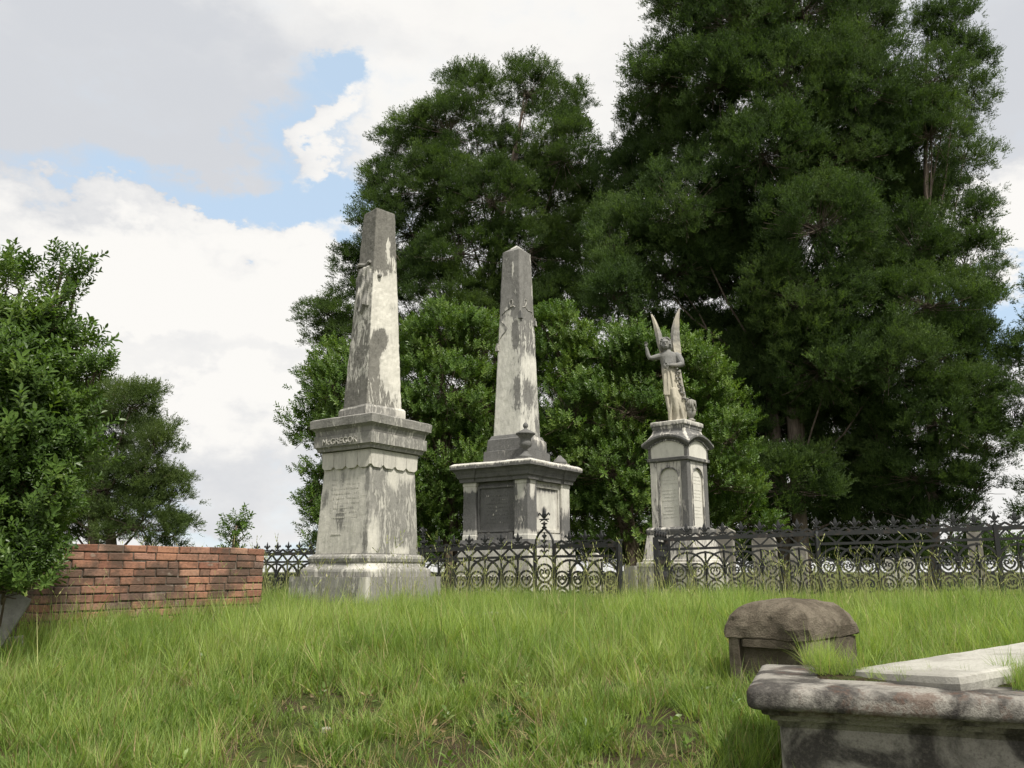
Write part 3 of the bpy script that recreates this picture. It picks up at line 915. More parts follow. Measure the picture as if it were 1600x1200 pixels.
for k in range(4):
    # spandrel slab with an arched opening, then the raised archivolt round it
    x1 = hC - 2 * pwC - .002
    zsp = zC1 - x1 - 0.05
    rr = x1 * 0.80
    mb = MB()
    n = 14
    arc = [(rr * math.cos(math.pi * i / n), zsp + rr * math.sin(math.pi * i / n)) for i in range(n + 1)]
    inner = [(rr, zC0 + .02)] + arc + [(-rr, zC0 + .02)]
    outer = [(x1, zC0 + .02)] + [(x1, zsp)] + [(max(-x1, min(x1, 1.6 * x1 * math.cos(math.pi * i / n))), zC1 - .002 if 0 < i < n else zsp) for i in range(1, n)] + [(-x1, zsp), (-x1, zC0 + .02)]
    y0, y1 = -coreC - .022, -coreC + .01
    b = len(inner)
    V = [(x, y0, z) for x, z in inner] + [(x, y0, z) for x, z in outer] + [(x, y1, z) for x, z in inner]
    F = []
    for i in range(b - 1):
        F.append((i, i + 1, b + i + 1, b + i)); F.append((i + 1, i, 2 * b + i, 2 * b + i + 1))
    mb.add(V, F)
    o = mb.build('spandrel', M_MARBLE_B, dieC, rz=k * math.pi / 2); set_stain(o, 0.42 if k == 0 else 0.40)
    mb = MB(); mb.tube([(x * 1.03, y0 - .004, z) for x, z in inner], 0.013, 5)
    o = mb.build('archivolt', M_MARBLE_B, dieC, rz=k * math.pi / 2); set_stain(o, 0.55)
    mb = MB(); random.seed(20 + k)
    for r_ in range(13):
        zz = zsp + .02 - r_ * 0.055
        if r_ in (3, 8): continue
        ww = rr * (0.55 + 0.35 * ((r_ * 37) % 10) / 10)
        x = -ww
        while x < ww:
            w_ = random.uniform(.008, .022); mb.box(x, x + w_, -coreC - .003, -coreC + .004, zz, zz + random.uniform(.010, .017)); x += w_ + .007
    o = mb.build('worn_inscription', M_MARBLE_B, dieC, rz=k * math.pi / 2); set_stain(o, 0.34); o['kind'] = 'stuff'
e0, e1 = LC(724, 96), LC(719, 97)
stone('frieze_moulding', [(zC1 + .001, hC * 1.01), (e0[0] + .012, e0[1]), (e1[0], e1[1]), (e1[0] + .008, e1[1] * .97)], M_MARBLE_B, pedC, 0.66, 10, 0.008, 0.002)
g0, g1 = LC(718, 92), LC(704, 92)
archC = 13.5 * scale_at(700, YC)
stone('frieze', [(e1[0] + .009, g0[1]), (g1[0], g1[1], archC * .95, 8)], M_MARBLE_B, pedC, patches(lambda k, t, z: 0.06 + (0.62 if abs(t) > 0.86 else 0), [(0, 0, g0[0] + .12, .08, .08, .3)]), 18, 0.01, 0.001)
k0, k1, k2, k3 = LC(704, 93), LC(702, 104), LC(700, 112), LC(697, 112)
n0, n1, n2 = LC(690, 96), LC(680, 79), LC(673.5, 74)
stone('arched_cornice', [(k0[0] + .002, k0[1], archC), (k1[0], k1[1], archC), (k2[0], k2[1], archC), (k3[0], k3[1], archC), (k3[0] + .025, k3[1] * .95, archC * .95), (n0[0], n0[1], archC * .6, 3), (n1[0], n1[1], archC * .15, 4), (n2[0], n2[1], 0, 3)],
      M_MARBLE_B, pedC, lambda k, t, z: (0.74 if z < k3[0] + archC * .9 else 0.60) - 0.35 * sstep(.8, 1.0, abs(t)) * (z > k3[0]), 22, 0.01, 0.003)
mb = MB()
for k in range(4):
    Mr = Matrix.Rotation(k * math.pi / 2, 4, 'Z')
    for i in range(17):
        t = -0.88 + i * 0.11
        z = k0[0] - .012 + archC * (1 - t * t)
        d = k0[1] + .004
        mb.box(t * d - .013, t * d + .013, -d - .022, -d + .02, z - .012, z + .016, Mr)
o = mb.build('dentil_band', M_MARBLE_B, pedC); set_stain(o, 0.6); o['kind'] = 'stuff'
t0, t1, t2 = LC(673, 76), LC(668, 82), LC(662.5, 82)
stone('top_slab', [(n2[0] + .001, t0[1]), (t1[0] - .012, t0[1] * 1.02), (t1[0], t1[1]), (t2[0], t2[1]), (t2[0] + .012, t2[1] * .95)], M_MARBLE_B, pedC, lambda k, t, z: 0.55 - 0.2 * (z > t1[0]), 14, 0.01, 0.004)
TOPC = t2[0] + .012 + ZC

# ------------------------------------------------------------------ the winged angel
ST = 472.0


def SP(x, y, d=0.0):
    """statue-space point from a front view drawing: x across, y down (472 units a metre), d depth towards the back"""
    return Vector(((x - 410) / ST, d, (1075 - y) / ST))


axS = at(1058.6, 657, YC)
statue = empty('angel_statue', (axS.x, YC, TOPC), -R(11.5))
tag(statue, 'winged marble angel with one arm raised beside a garlanded urn on the arched pedestal', 'statue')
body = MB()
secs = [(1072, 0.0, .125, .105), (1000, 0.0, .135, .115), (900, -.027, .150, .118), (830, -.052, .150, .118), (750, -.074, .142, .112), (640, -.097, .136, .105), (600, -.103, .132, .098),
        (560, -.106, .142, .105), (520, -.108, .158, .100), (500, -.108, .150, .088), (485, -.112, .105, .075), (474, -.122, .060, .060), (462, -.130, .046, .050), (440, -.138, .042, .046)]
n = 56
vs, fs = [], []
rows = []
for i in range(len(secs) - 1):
    for s in range(5):
        f = s / 5
        rows.append(tuple(a + (b - a) * f for a, b in zip(secs[i], secs[i + 1])))
rows.append(secs[-1])
for (yc, cx, hx, hy) in rows:
    z = (1075 - yc) / ST
    amp = 0.13 * sstep(1.05, 0.05, z) + 0.05 * sstep(1.2, 0.9, z)
    if z > 1.23: amp = 0
    for k in range(n):
        w = 2 * math.pi * k / n
        r = 1 + amp * (0.6 * math.cos(8 * w + 2.2 * math.sin(z * 2.0)) + 0.4 * math.cos(13 * w + z * 4))
        vs.append((cx + hx * r * math.cos(w), 0.0 + hy * r * math.sin(w), z))
m_r = len(rows)
for i in range(m_r - 1):
    for k in range(n):
        l = (k + 1) % n
        fs.append((i * n + k, i * n + l, (i + 1) * n + l, (i + 1) * n + k))
fs.append(tuple(range(n))[::-1]); fs.append(tuple((m_r - 1) * n + k for k in range(n)))
body.add(vs, fs)


def ball(mb, c, rx, ry, rz, seg=14):
    prof = [(math.sin(math.pi * i / 10) + 1e-3, -math.cos(math.pi * i / 10)) for i in range(11)]
    m2 = MB(); m2.lathe(prof, seg)
    mb.add([(c[0] + v[0] * rx, c[1] + v[1] * ry, c[2] + v[2] * rz) for v in m2.v], m2.f)


hc = SP(341, 414, -0.02)
ball(body, hc, .080, .092, .105)
ball(body, hc + Vector((0, -.045, -.055)), .052, .05, .052)                     # jaw and chin
body.tube([hc + Vector((-.004, -.088, .015)), hc + Vector((-.006, -.108, -.018)), hc + Vector((-.006, -.094, -.026))], [.009, .014, .010], 6)   # nose
body.tube([hc + Vector((-.045, -.082, .028)), hc + Vector((-.004, -.098, .024)), hc + Vector((.04, -.083, .028))], .012, 6)                      # brow
body.tube([hc + Vector((-.024, -.088, -.056)), hc + Vector((0, -.096, -.054)), hc + Vector((.022, -.088, -.056))], .009, 6)                      # lips
for k in range(15):                                                                  # hair in thick rolls round the face and nape
    w = R(-70 + 320 * k / 14)
    ball(body, hc + Vector((.080 * math.cos(w), -.005 + .012 * math.cos(k * 1.7), .022 + .086 * math.sin(w))), .024, .06, .023, 8)
for k in range(10):
    w = 2 * math.pi * k / 10
    ball(body, hc + Vector((.05 * math.cos(w), .04 + .02 * math.sin(w * 2), .05 + .035 * math.sin(w))), .04, .05, .04, 8)
for sx in (-1, 1):
    body.tube([hc + Vector((sx * .082, 0, .0)), hc + Vector((sx * .088, .015, -.06)), hc + Vector((sx * .075, .03, -.115))], [.028, .030, .018], 7)
# raised right arm, hand with five fingers
body.tube([SP(300, 512), SP(272, 516), SP(235, 524, -.01), SP(207, 524, -.02), SP(195, 500, -.03), SP(188, 460, -.04), SP(183, 436, -.045)], [.062, .056, .046, .042, .038, .030, .023], 10)
hnd = SP(181, 418, -.05)
ball(body, hnd, .026, .016, .034)
for i, (dx, L) in enumerate(((-.018, .036), (-.006, .044), (.006, .042), (.018, .034))):
    body.tube([hnd + Vector((dx, 0, .022)), hnd + Vector((dx * 1.25, -.010, .022 + L * .6)), hnd + Vector((dx * 1.3, -.026, .022 + L * .85))], [.0085, .008, .0065], 6)
body.tube([hnd + Vector((.018, -.004, -.012)), hnd + Vector((.036, -.014, .010)), hnd + Vector((.036, -.022, .028))], [.0095, .0085, .007], 6)
# left arm folded across the waist, sleeve hanging from the elbow
body.tube([SP(412, 505), SP(436, 520, -.005), SP(455, 560, -.02), SP(462, 596, -.05), SP(430, 606, -.10), SP(395, 608, -.13), SP(368, 606, -.14)], [.060, .066, .064, .056, .046, .034, .026], 10)
h2 = SP(350, 604, -.145)
ball(body, h2, .034, .018, .026)
for i, (dz, L) in enumerate(((.018, .04), (.006, .05), (-.006, .048), (-.018, .038))):
    body.tube([h2 + Vector((-.022, -.004, dz)), h2 + Vector((-.022 - L * .6, -.014, dz * 1.1)), h2 + Vector((-.022 - L, -.006, dz * 1.1 - .006))], [.0085, .008, .0065], 6)
body.tube([h2 + Vector((.0, -.010, .018)), h2 + Vector((-.018, -.022, .034)), h2 + Vector((-.034, -.022, .036))], [.0095, .0085, .007], 6)
# hanging panel of the tunic, forward leg and foot, back foot
for k in range(5):
    x = 316 + k * 8
    body.tube([SP(x + 6, 625, -.075), SP(x + 4, 720, -.10), SP(x, 845 + (k % 2) * 8, -.105)], [.016, .018, .020], 6)
for k in range(7):
    x = 300 + k * 22
    body.tube([SP(x * .35 + 235, 530, -.085), SP(x * .45 + 200, 580, -.10), SP(x * .5 + 180, 625, -.095)], .012, 5)
body.tube([SP(388, 800, -.09), SP(396, 880, -.125), SP(407, 965, -.12), SP(412, 1030, -.10), SP(412, 1058, -.105)], [.055, .050, .042, .030, .030], 10)
body.tube([SP(412, 1060, -.09), SP(405, 1066, -.14), SP(400, 1069, -.185)], [.030, .026, .016], 8)
for k in range(5):
    body.tube([SP(394 + k * 4, 1069, -.18), SP(392 + k * 4.5, 1071, -.205 + abs(k - 1) * .006)], [.0085, .007], 5)
for (pts, r) in (([(392, 845, -.10), (375, 900, -.115), (360, 980, -.11), (352, 1065, -.10)], .024), ([(392, 845, -.10), (420, 890, -.12), (440, 960, -.11), (462, 1060, -.08)], .024),
                 ([(335, 850, -.09), (345, 950, -.10), (350, 1062, -.09)], .022), ([(440, 640, -.05), (455, 760, -.05), (475, 880, -.04), (462, 930, -.03), (478, 975, -.03), (470, 1060, -.03)], .030),
                 ([(375, 650, -.11), (385, 740, -.115), (392, 845, -.115)], .018), ([(352, 650, -.11), (350, 760, -.12), (350, 850, -.11)], .014)):
    body.tube([SP(*p) for p in pts], r, 7)
bm_ = body.mesh('tmp')
tmp = bpy.data.objects.new('tmp', bm_); COL.objects.link(tmp)
rm = tmp.modifiers.new('r', 'REMESH'); rm.mode = 'VOXEL'; rm.voxel_size = 0.0075
sm = tmp.modifiers.new('s', 'SMOOTH'); sm.factor = 0.4; sm.iterations = 1
dg = bpy.context.evaluated_depsgraph_get()
me2 = bpy.data.meshes.new_from_object(tmp.evaluated_get(dg))
bpy.data.objects.remove(tmp)
o = obj('figure', me2, M_ANGEL, statue, True)
set_stain(o, lambda c: 0.27 + 0.40 * sstep(0.85, 1.05, c.z) + 0.20 * sstep(0.02, 0.12, c.x) * sstep(0.3, .6, c.z))  # greyer upper half is weathering; the darker right side is painted-in shade


def wing(rowsL, label_shift):
    """feathered wing: rows of (y, x leading, x trailing, depth leading, depth trailing), root first"""
    mb = MB()
    nc = 13
    dense = []
    for i in range(len(rowsL) - 1):
        for s in range(4):
            f = s / 4
            dense.append(tuple(a + (b - a) * f for a, b in zip(rowsL[i], rowsL[i + 1])))
    dense.append(rowsL[-1])
    for (y, xa, xb, da, db) in dense:
        A, B = SP(xa, y, da), SP(xb, y, db)
        nrm = (B - A).cross(Vector((0, 0, 1)))
        nrm = nrm.normalized() if nrm.length > 1e-6 else Vector((0, 1, 0))
        for side in (1, -1):
            for c in range(nc):
                f = c / (nc - 1) if side == 1 else 1 - c / (nc - 1)
                th = 0.030 * math.sqrt(max(0, 1 - f)) * (0.35 + 0.65 * min(1, (B - A).length / .12)) + 0.004
                th += 0.006 * math.cos(f * 26 + y * .02) + (0.004 * math.cos(y * .12 + f * 3) if y > 250 else 0)
                mb.v.append(tuple(A + (B - A) * f + nrm * th * side * 0.8))
    m = 2 * nc
    for i in range(len(dense) - 1):
        for k in range(m):
            l = (k + 1) % m
            mb.f.append((i * m + k, i * m + l, (i + 1) * m + l, (i + 1) * m + k))
    mb.f.append(tuple(range(m))[::-1]); mb.f.append(tuple((len(dense) - 1) * m + k for k in range(m)))
    return mb


o = wing([(575, 452, 462, .08, 0.12), (540, 432, 466, .08, 0.18), (470, 400, 464, .07, 0.21), (400, 392, 462, .07, 0.22), (330, 394, 456, .08, 0.22), (260, 404, 456, .10, 0.22), (190, 422, 460, .13, 0.22), (130, 444, 464, .16, 0.22), (84, 464, 467, .20, 0.21)], 0).build('wing', M_ANGEL, statue)
set_stain(o, lambda c: 0.47 + .12 * math.sin(c.z * 9))
o = wing([(560, 325, 345, .08, 0.12), (480, 300, 345, .08, 0.18), (400, 280, 330, .07, 0.20), (330, 272, 316, .08, 0.21), (260, 262, 298, .10, 0.21), (190, 249, 272, .13, 0.21), (150, 239, 254, .15, 0.21), (118, 231, 234, .19, 0.20)], 0).build('wing', M_ANGEL, statue)
set_stain(o, lambda c: 0.47 + .12 * math.sin(c.z * 9))
mb = MB()
random.seed(5)
gp = [SP(426, 622, -.10), SP(432, 690, -.10), SP(440, 760, -.09), (SP(455, 830, -.08)), SP(475, 880, -.06), SP(500, 895, -.05), SP(530, 900, -.04)]
for i in range(len(gp) - 1):
    for s in range(9):
        c = gp[i].lerp(gp[i + 1], s / 9) + Vector((random.uniform(-.035, .035), random.uniform(-.03, .02), random.uniform(-.02, .02)))
        ball(mb, c, random.uniform(.012, .02), random.uniform(.012, .02), random.uniform(.012, .02), 6)
o = mb.build('garland', M_ANGEL, statue); set_stain(o, lambda c: 0.58 + .25 * mnoise.noise(c * 25)); o['kind'] = 'stuff'
mb = MB()
uc = SP(516, 1075, .01)
mb.lathe([(.075, .03), (.075, .055), (.05, .065), (.04, .085), (.055, .10), (.082, .14), (.090, .19), (.088, .205), (.092, .21), (.092, .225), (.086, .235), (.082, .30), (.075, .34), (.085, .355), (.08, .365)], 18, uc)
set_stain(mb.build('urn', M_ANGEL, statue, True), lambda c: 0.50 + .2 * mnoise.noise(c * 14))
mb = MB()
for k in range(9):
    w = R(-100 + 25 * k)
    mb.tube([uc + Vector((.02, -.02, .385)), uc + Vector((.075 * math.sin(w), -.075 * math.cos(w), .365)), uc + Vector((.095 * math.sin(w), -.095 * math.cos(w), .30 - .05 * (k % 3)))], [.028, .026, .016], 6)
set_stain(mb.build('draped_cloth', M_ANGEL, statue, True), 0.55)
mb = MB()
mb.lathe([(.235, -.002), (.235, .018), (.22, .028), (.19, .034), (.0, .036)], 22, (.03, .0, 0), 0.85)
set_stain(mb.build('base_slab', M_ANGEL, statue), 0.30)

# ------------------------------------------------------------------ cast iron fences


IW = 1.8      # the castings are stout


def iron(mb, name):
    me = mb.mesh(name); me.materials.append(M_IRON); return me


def fleur(h=0.18, w=0.12):
    mb = MB()
    mb.lathe([(.020, 0), (.024, .012), (.012, .02), (.012, .035)], 6)
    mb.box(-w * .42, w * .42, -.010, .010, h * .22, h * .30)
    mb.lathe([(.008, h * .28), (w * .17, h * .45), (w * .20, h * .60), (w * .13, h * .80), (.003, h)], 6, sy=0.45)
    for s in (-1, 1):
        mb.tube([(0, 0, h * .30), (s * w * .22, 0, h * .50), (s * w * .42, 0, h * .66), (s * w * .50, 0, h * .58), (s * w * .44, 0, h * .50)], [.012, .014, .015, .013, .010], 5, flat=0.7)
        mb.tube([(0, 0, h * .24), (s * w * .25, 0, h * .18), (s * w * .38, 0, h * .08)], [.010, .010, .006], 5, flat=.7)
    return iron(mb, 'finial')


def crest(p):
    mb = MB(); mb.tube([(0, 0, .012), (p * .25, 0, .030), (p * .42, 0, .058), (p * .5, 0, .068), (p * .58, 0, .058), (p * .75, 0, .030), (p, 0, .012)], .012 * IW, 4)
    return iron(mb, 'crest_bar')


def zig(p, h):
    mb = MB(); mb.tube([(0, 0, 0), (p * .5, 0, h), (p, 0, 0)], .011 * IW, 4)
    return iron(mb, 'zigzag_bar')


def arch(p, rise):
    mb = MB(); mb.tube([(p - p * math.cos(math.pi * i / 14), 0, rise * math.sin(math.pi * i / 14)) for i in range(15)], .012 * IW, 4)
    return iron(mb, 'arch_bar')


def scroll(r):
    mb = MB()
    mb.tube([(r * math.cos(2 * math.pi * i / 16), 0, r * math.sin(2 * math.pi * i / 16)) for i in range(16)], .011 * IW, 4, True)
    for s in (-1, 1):
        mb.tube([(0, 0, -r * .62), (s * r * .45, 0, -r * .30), (s * r * .62, 0, r * .12), (s * r * .42, 0, r * .42), (s * r * .14, 0, r * .30), (s * r * .12, 0, r * .04), (s * r * .30, 0, -.0)], [q * IW for q in (.009, .010, .011, .010, .009, .008, .012)], 4)
    mb.lathe([(.004, -.014), (.016, -.006), (.016, .006), (.004, .014)], 6, (0, 0, r * .5))
    return iron(mb, 'scroll')


def rosette(r=.045):
    mb = MB()
    for k in range(4):
        w = math.pi / 4 + k * math.pi / 2
        mb.lathe([(.004, -.012), (r * .5, -.006), (r * .5, .006), (.004, .012)], 6, (r * .55 * math.cos(w), 0, r * .55 * math.sin(w)))
    return iron(mb, 'rosette')


def stem(h):
    mb = MB(); mb.tube([(0, 0, 0), (0, 0, h * .3), (0, 0, h * .62), (0, 0, h)], [.013, .020, .012, .018], 5)
    mb.lathe([(.012, h * .30), (.032, h * .33), (.012, h * .36)], 6); mb.lathe([(.012, h * .62), (.032, h * .65), (.012, h * .68)], 6)
    return iron(mb, 'stem_bar')


CACHE = {}


def fence_run(name, label, group, P0, P1, zt0, zt1, p, H, mids=(), finials=True, skip_first=False):
    """railing from P0 to P1 (x, y) whose top rail stands at zt0 .. zt1; p is the spacing of the uprights, H the height of the top rail"""
    d = Vector((P1[0] - P0[0], P1[1] - P0[1], 0)); L = d.length
    n = max(1, round(L / p)); p = L / n
    root = empty(name, (P0[0], P0[1], zt0 - H), math.atan2(d.y, d.x))
    tag(root, label, 'fence', group)
    key = round(p, 3)
    if key not in CACHE:
        CACHE[key] = dict(f=fleur(.21 * H, .155), c=crest(p), z=zig(p, .125), a=arch(p, min(.29, p * .95)), s=scroll(p * .435), r=rosette(), b=stem(H - .25))
    C = CACHE[key]
    sl = (zt1 - zt0) / L
    zz, zs2 = H, H - .15
    rail_me = {}
    for zr_, hh in ((zz, .028), (zs2, .019), (.07, .022)):
        mb = MB()
        M = Matrix.Translation((0, 0, zr_)) @ Matrix(((1, 0, 0, 0), (0, 1, 0, 0), (sl, 0, 1, 0), (0, 0, 0, 1)))
        mb.box(0, L, -.018, .018, -hh, hh, M)
        mb.build('rail', M_IRON, root)
    for i in range(n):
        x = i * p; dz = sl * x
        if finials and not (skip_first and i == 0): share('finial', C['f'], root, (x, 0, zz + .022 + dz))
        share('crest_bar', C['c'], root, (x, 0, zz + .012 + dz))
        share('zigzag_bar', C['z'], root, (x, .002, zs2 + .012 + dz))
        if i < n - 1: share('arch_bar', C['a'], root, (x, (-.006 if i % 2 else .007), zs2 - .31 + dz))
        r = p * .435
        share('scroll', C['s'], root, (x + p / 2, 0, zs2 - .31 - r * .25 + dz))
        share('scroll', C['s'], root, (x + p / 2, .001, zs2 - .31 - r * 2.35 + dz), (math.pi, 0, 0))
        share('rosette', C['r'], root, (x + p, 0, zs2 - .24 + dz))
        share('stem_bar', C['b'], root, (x, 0, .06 + dz))
    mb = MB()
    for x in (0.0, L):
        mb = MB(); mb.box(x - .022, x + .022, -.022, .022, -.06, H + .02 + sl * x)
        mb.build('upright', M_IRON, root)
    return root


G1 = 'black iron fences round the middle plot'
aR = at(966, 870, 12.3); aD = Vector((-math.cos(R(33)), math.sin(R(33))))
ZRA = at(966, 852, 12.3).z


def alongA(t): return (aR.x + aD.x * t, aR.y + aD.y * t)


def tA(px):
    for i in range(20000):
        t = i * .001
        x, y = alongA(t)
        if at(px, 880, y).x >= x: return t
    return 0


tg0, tg1 = tA(866), tA(836)
t700, tl = tA(662), tA(400)
fence_run('iron_fence', 'short run of black ornamental iron fence between the gate post and the open grass', G1, alongA(tg0), alongA(0), ZRA, ZRA, .30, 1.0, skip_first=True)
fence_run('iron_fence', 'black ornamental iron fence between the tall obelisk and the pointed gate post', G1, alongA(t700), alongA(tg1), ZRA - .03, ZRA, .30, 1.0)
fence_run('iron_fence', 'black ornamental iron fence showing between the brick wall and the tall obelisk', G1, alongA(tl), alongA(t700 + .06), ZRA - .06, ZRA - .03, .30, 1.0)
# plain corner post where the middle plot ends
px_, py_ = alongA(-.03)
ep = empty('fence_post', (px_, py_, ZRA - 1.0))
tag(ep, 'thin square iron post ending the short fence run beside the tall grass', 'fence post')
mb = MB(); mb.box(-.028, .028, -.028, .028, -.08, 1.06); mb.build('shaft', M_IRON, ep)
mb = MB(); mb.box(-.04, .04, -.04, .04, 1.06, 1.085); mb.build('cap', M_IRON, ep)
# openwork gate post with pointed top
gx_, gy_ = alongA((tg0 + tg1) / 2)
gp_ = empty('gate_post', (gx_, gy_, ZRA - 1.0), math.atan2(-aD.y, -aD.x))
tag(gp_, 'pointed openwork iron gate post with a tall leafy finial in front of the panelled pedestal', 'gate post')
wg = (tg1 - tg0) / 2 - .01
for s in (-1, 1):
    mb = MB()
    mb.tube([(s * wg, 0, -.08), (s * wg, 0, .55), (s * wg, 0, 1.02), (s * wg * .93, 0, 1.10), (s * wg * .65, 0, 1.19), (s * wg * .25, 0, 1.245), (0, 0, 1.285)], .020, 6)
    mb.build('stile', M_IRON, gp_)
mb = MB(); mb.tube([(wg * .98 * math.cos(math.pi * i / 12), 0, .70 + .16 * math.sin(math.pi * i / 12)) for i in range(13)], .014, 5); mb.build('arch_bar', M_IRON, gp_)
share('scroll', scroll(wg * .85), gp_, (0, 0, .60)); share('scroll', bpy.data.meshes[-1] if False else scroll(wg * .84), gp_, (0, 0, .34), (math.pi, 0, 0))
mb = MB()
for s in (-1, 1):
    for j in range(4):
        z = .90 + j * .075
        mb.tube([(0, 0, z), (s * .05 * (1 - j * .12), 0, z + .045), (s * .085 * (1 - j * .16), 0, z + .03)], [.014, .018, .008], 5, flat=.6)
mb.tube([(0, 0, .86), (0, 0, 1.22)], .013, 5)
mb.build('leaf_ornament', M_IRON, gp_)
mb = MB(); mb.lathe([(.03, 1.275), (.045, 1.29), (.02, 1.305), (.018, 1.33), (.05, 1.34), (.05, 1.352), (.016, 1.365)], 8)
mb.build('collar', M_IRON, gp_)
share('finial', fleur(.24, .20), gp_, (0, 0, 1.35))
mb = MB(); mb.box(-wg, wg, -.016, .016, .84, .868); mb.box(-wg, wg, -.016, .016, .05, .08); mb.build('rail', M_IRON, gp_)
# taller post with stacked finial behind the tall obelisk
px_, py_ = alongA(t700 + .03)
tp = empty('fence_post', (px_, py_, ZRA - 1.03))
tag(tp, 'iron fence post with a tall beaded finial just right of the tall obelisk', 'fence post')
mb = MB(); mb.box(-.03, .03, -.03, .03, -.08, 1.03); mb.build('shaft', M_IRON, tp)
mb = MB(); mb.lathe([(.045, 1.03), (.05, 1.05), (.018, 1.07), (.018, 1.11), (.05, 1.125), (.05, 1.14), (.016, 1.16), (.016, 1.20), (.04, 1.215), (.04, 1.23), (.014, 1.245)], 8); mb.build('collar', M_IRON, tp)
share('finial', fleur(.16, .12), tp, (0, 0, 1.24))

G2 = 'black iron fences of the right plot'
bx0, bx1, bx2, bx3 = at(1046, 880, 13.0), at(1280, 880, 12.55), at(1562, 880, 11.95), at(1760, 880, 11.5)
zB = [at(1046, 843, 13.0).z, at(1280, 834, 12.55).z, at(1562, 825.5, 11.95).z, at(1760, 819, 11.5).z]
fence_run('iron_fence', 'black scrolled iron fence in front of the arched pedestal, left of the strapped post', G2, bx0.xy, bx1.xy, zB[0], zB[1], .275, 1.0, skip_first=True)
fence_run('iron_fence', 'black scrolled iron fence behind the mossy stone block, between the two plain posts', G2, bx1.xy, bx2.xy, zB[1], zB[2], .275, 1.0, skip_first=True)
fence_run('iron_fence', 'black scrolled iron fence cut off by the right edge of the photo', G2, bx2.xy, bx3.xy, zB[2], zB[3], .275, 1.0, skip_first=True)
for i, (b, z, lab) in enumerate(((bx1, zB[1], 'iron fence post with a bent strap brace midway along the right fence'), (bx2, zB[2], 'slim iron fence post near the right edge beside leaning stalks'))):
    q = empty('fence_post', (b.x, b.y, z - 1.0), -R(15))
    tag(q, lab, 'fence post')
    mb = MB(); mb.box(-.030, .030, -.03, .03, -.08, 1.05); mb.build('shaft', M_IRON, q)
    share('finial', fleur(.20, .13), q, (0, 0, 1.05))
    if i == 0:
        mb = MB(); mb.tube([(0.0, -.03, 1.02), (-.015, -.07, 1.0), (-.02, -.09, .93), (-.02, -.10, .5), (-.01, -.13, -.08)], .024, 4); mb.build('strap_brace', M_IRON, q)
# the gate of the right plot swung open, seen edge-on
gB0 = at(1045, 880, 12.95); gB1 = at(1029, 880, 12.1)
gd = (gB1 - gB0).xy; gl = gd.length
gt = empty('iron_gate', (gB0.x - .03, gB0.y, zB[0] - 1.0), math.atan2(gd.y, gd.x))
tag(gt, 'black iron gate swung open and seen edge-on left of the right fence', 'gate')
for x in (0, gl):
    mb = MB(); mb.box(x - .03, x + .03, -.035, .035, -.05, 1.0); mb.build('stile', M_IRON, gt)
for z in (.06, .55, .86, 1.0):
    mb = MB(); mb.box(.03, gl - .03, -.02, .02, z - .018, z + .018); mb.build('rail', M_IRON, gt)
mb = MB()
mb.tube([(0, 0, 0)] + [(.022 * math.cos(i * .9), .022 * math.sin(i * .9), .04 + i * .042) for i in range(21)], .015, 5)
bar_me = iron(mb, 'twisted_bar')
for i in range(7):
    share('twisted_bar', bar_me, gt, (.10 + i * (gl - .2) / 6, 0, .07))
sc_me = scroll(.085)
for i in range(4):
    share('scroll', sc_me, gt, (.14 + i * (gl - .28) / 3, 0, .70)); 
fl_me = fleur(.13, .12)
for i in range(5):
    share('finial', fl_me, gt, (i * gl / 4, 0, 1.015))
CRB = crest(gl / 4)
for i in range(4): share('crest_bar', CRB, gt, (i * gl / 4, 0, 1.01))

# ------------------------------------------------------------------ brick wall (left)
wl, wr = at(66, 890, 7.05), at(412, 890, 9.0)
ztop = at(75, 848, 7.15).z
wd = (wr - wl).xy; WL = wd.length
NC, CH = 11, 0.0715
wall = empty('brick_wall', (wl.x, wl.y, ztop - NC * CH), math.atan2(wd.y, wd.x))
tag(wall, 'low weathered red brick wall standing in the grass beside the leafy shrub', 'wall')
mb = MB(); mb.box(.012, WL - .012, .010, .20, -.10, NC * CH - .006)
mb.build('mortar', M_MORTAR, wall)
random.seed(21)
brick_mes = []
for v in range(7):
    bm = bmesh.new()
    bmesh.ops.create_cube(bm, size=1)
    bmesh.ops.scale(bm, vec=(.203, .215, .061), verts=bm.verts)
    bmesh.ops.bevel(bm, geom=[e for e in bm.edges], offset=.005, segments=1, affect='EDGES')
    for q in bm.verts:
        q.co += Vector((random.uniform(-1, 1), random.uniform(-1, 1), random.uniform(-1, 1))) * .0028
    me = bpy.data.meshes.new('brick'); bm.to_mesh(me); bm.free(); me.materials.append(M_BRICK)
    brick_mes.append(me)
NB = int(WL / .215)
pitch = WL / NB
for c in range(NC):
    off = (0.5 if c % 2 else 0.0) + random.uniform(-.06, .06)
    z = (c + .5) * CH
    i = 0
    x = 0.0 if c >= 3 else -.03 - .03 * (3 - c)
    first = True
    while x < WL - .02:
        ln = pitch * (0.5 if (first and c % 2) else 1.0) * random.uniform(.95, 1.06)
        if random.random() < 0.06: ln *= .5
        if x + ln > WL - .05: ln = WL - x
        if ln < .04: break
        first = False
        share('brick', brick_mes[random.randrange(7)], wall, (x + ln / 2, .105 + random.uniform(-.006, .006), z + random.uniform(-.003, .003)),
              (random.uniform(-.015, .015), random.uniform(-.012, .012), random.uniform(-.012, .012)), ((ln - .011) / .203, 1, random.uniform(.96, 1.03)))
        x += ln

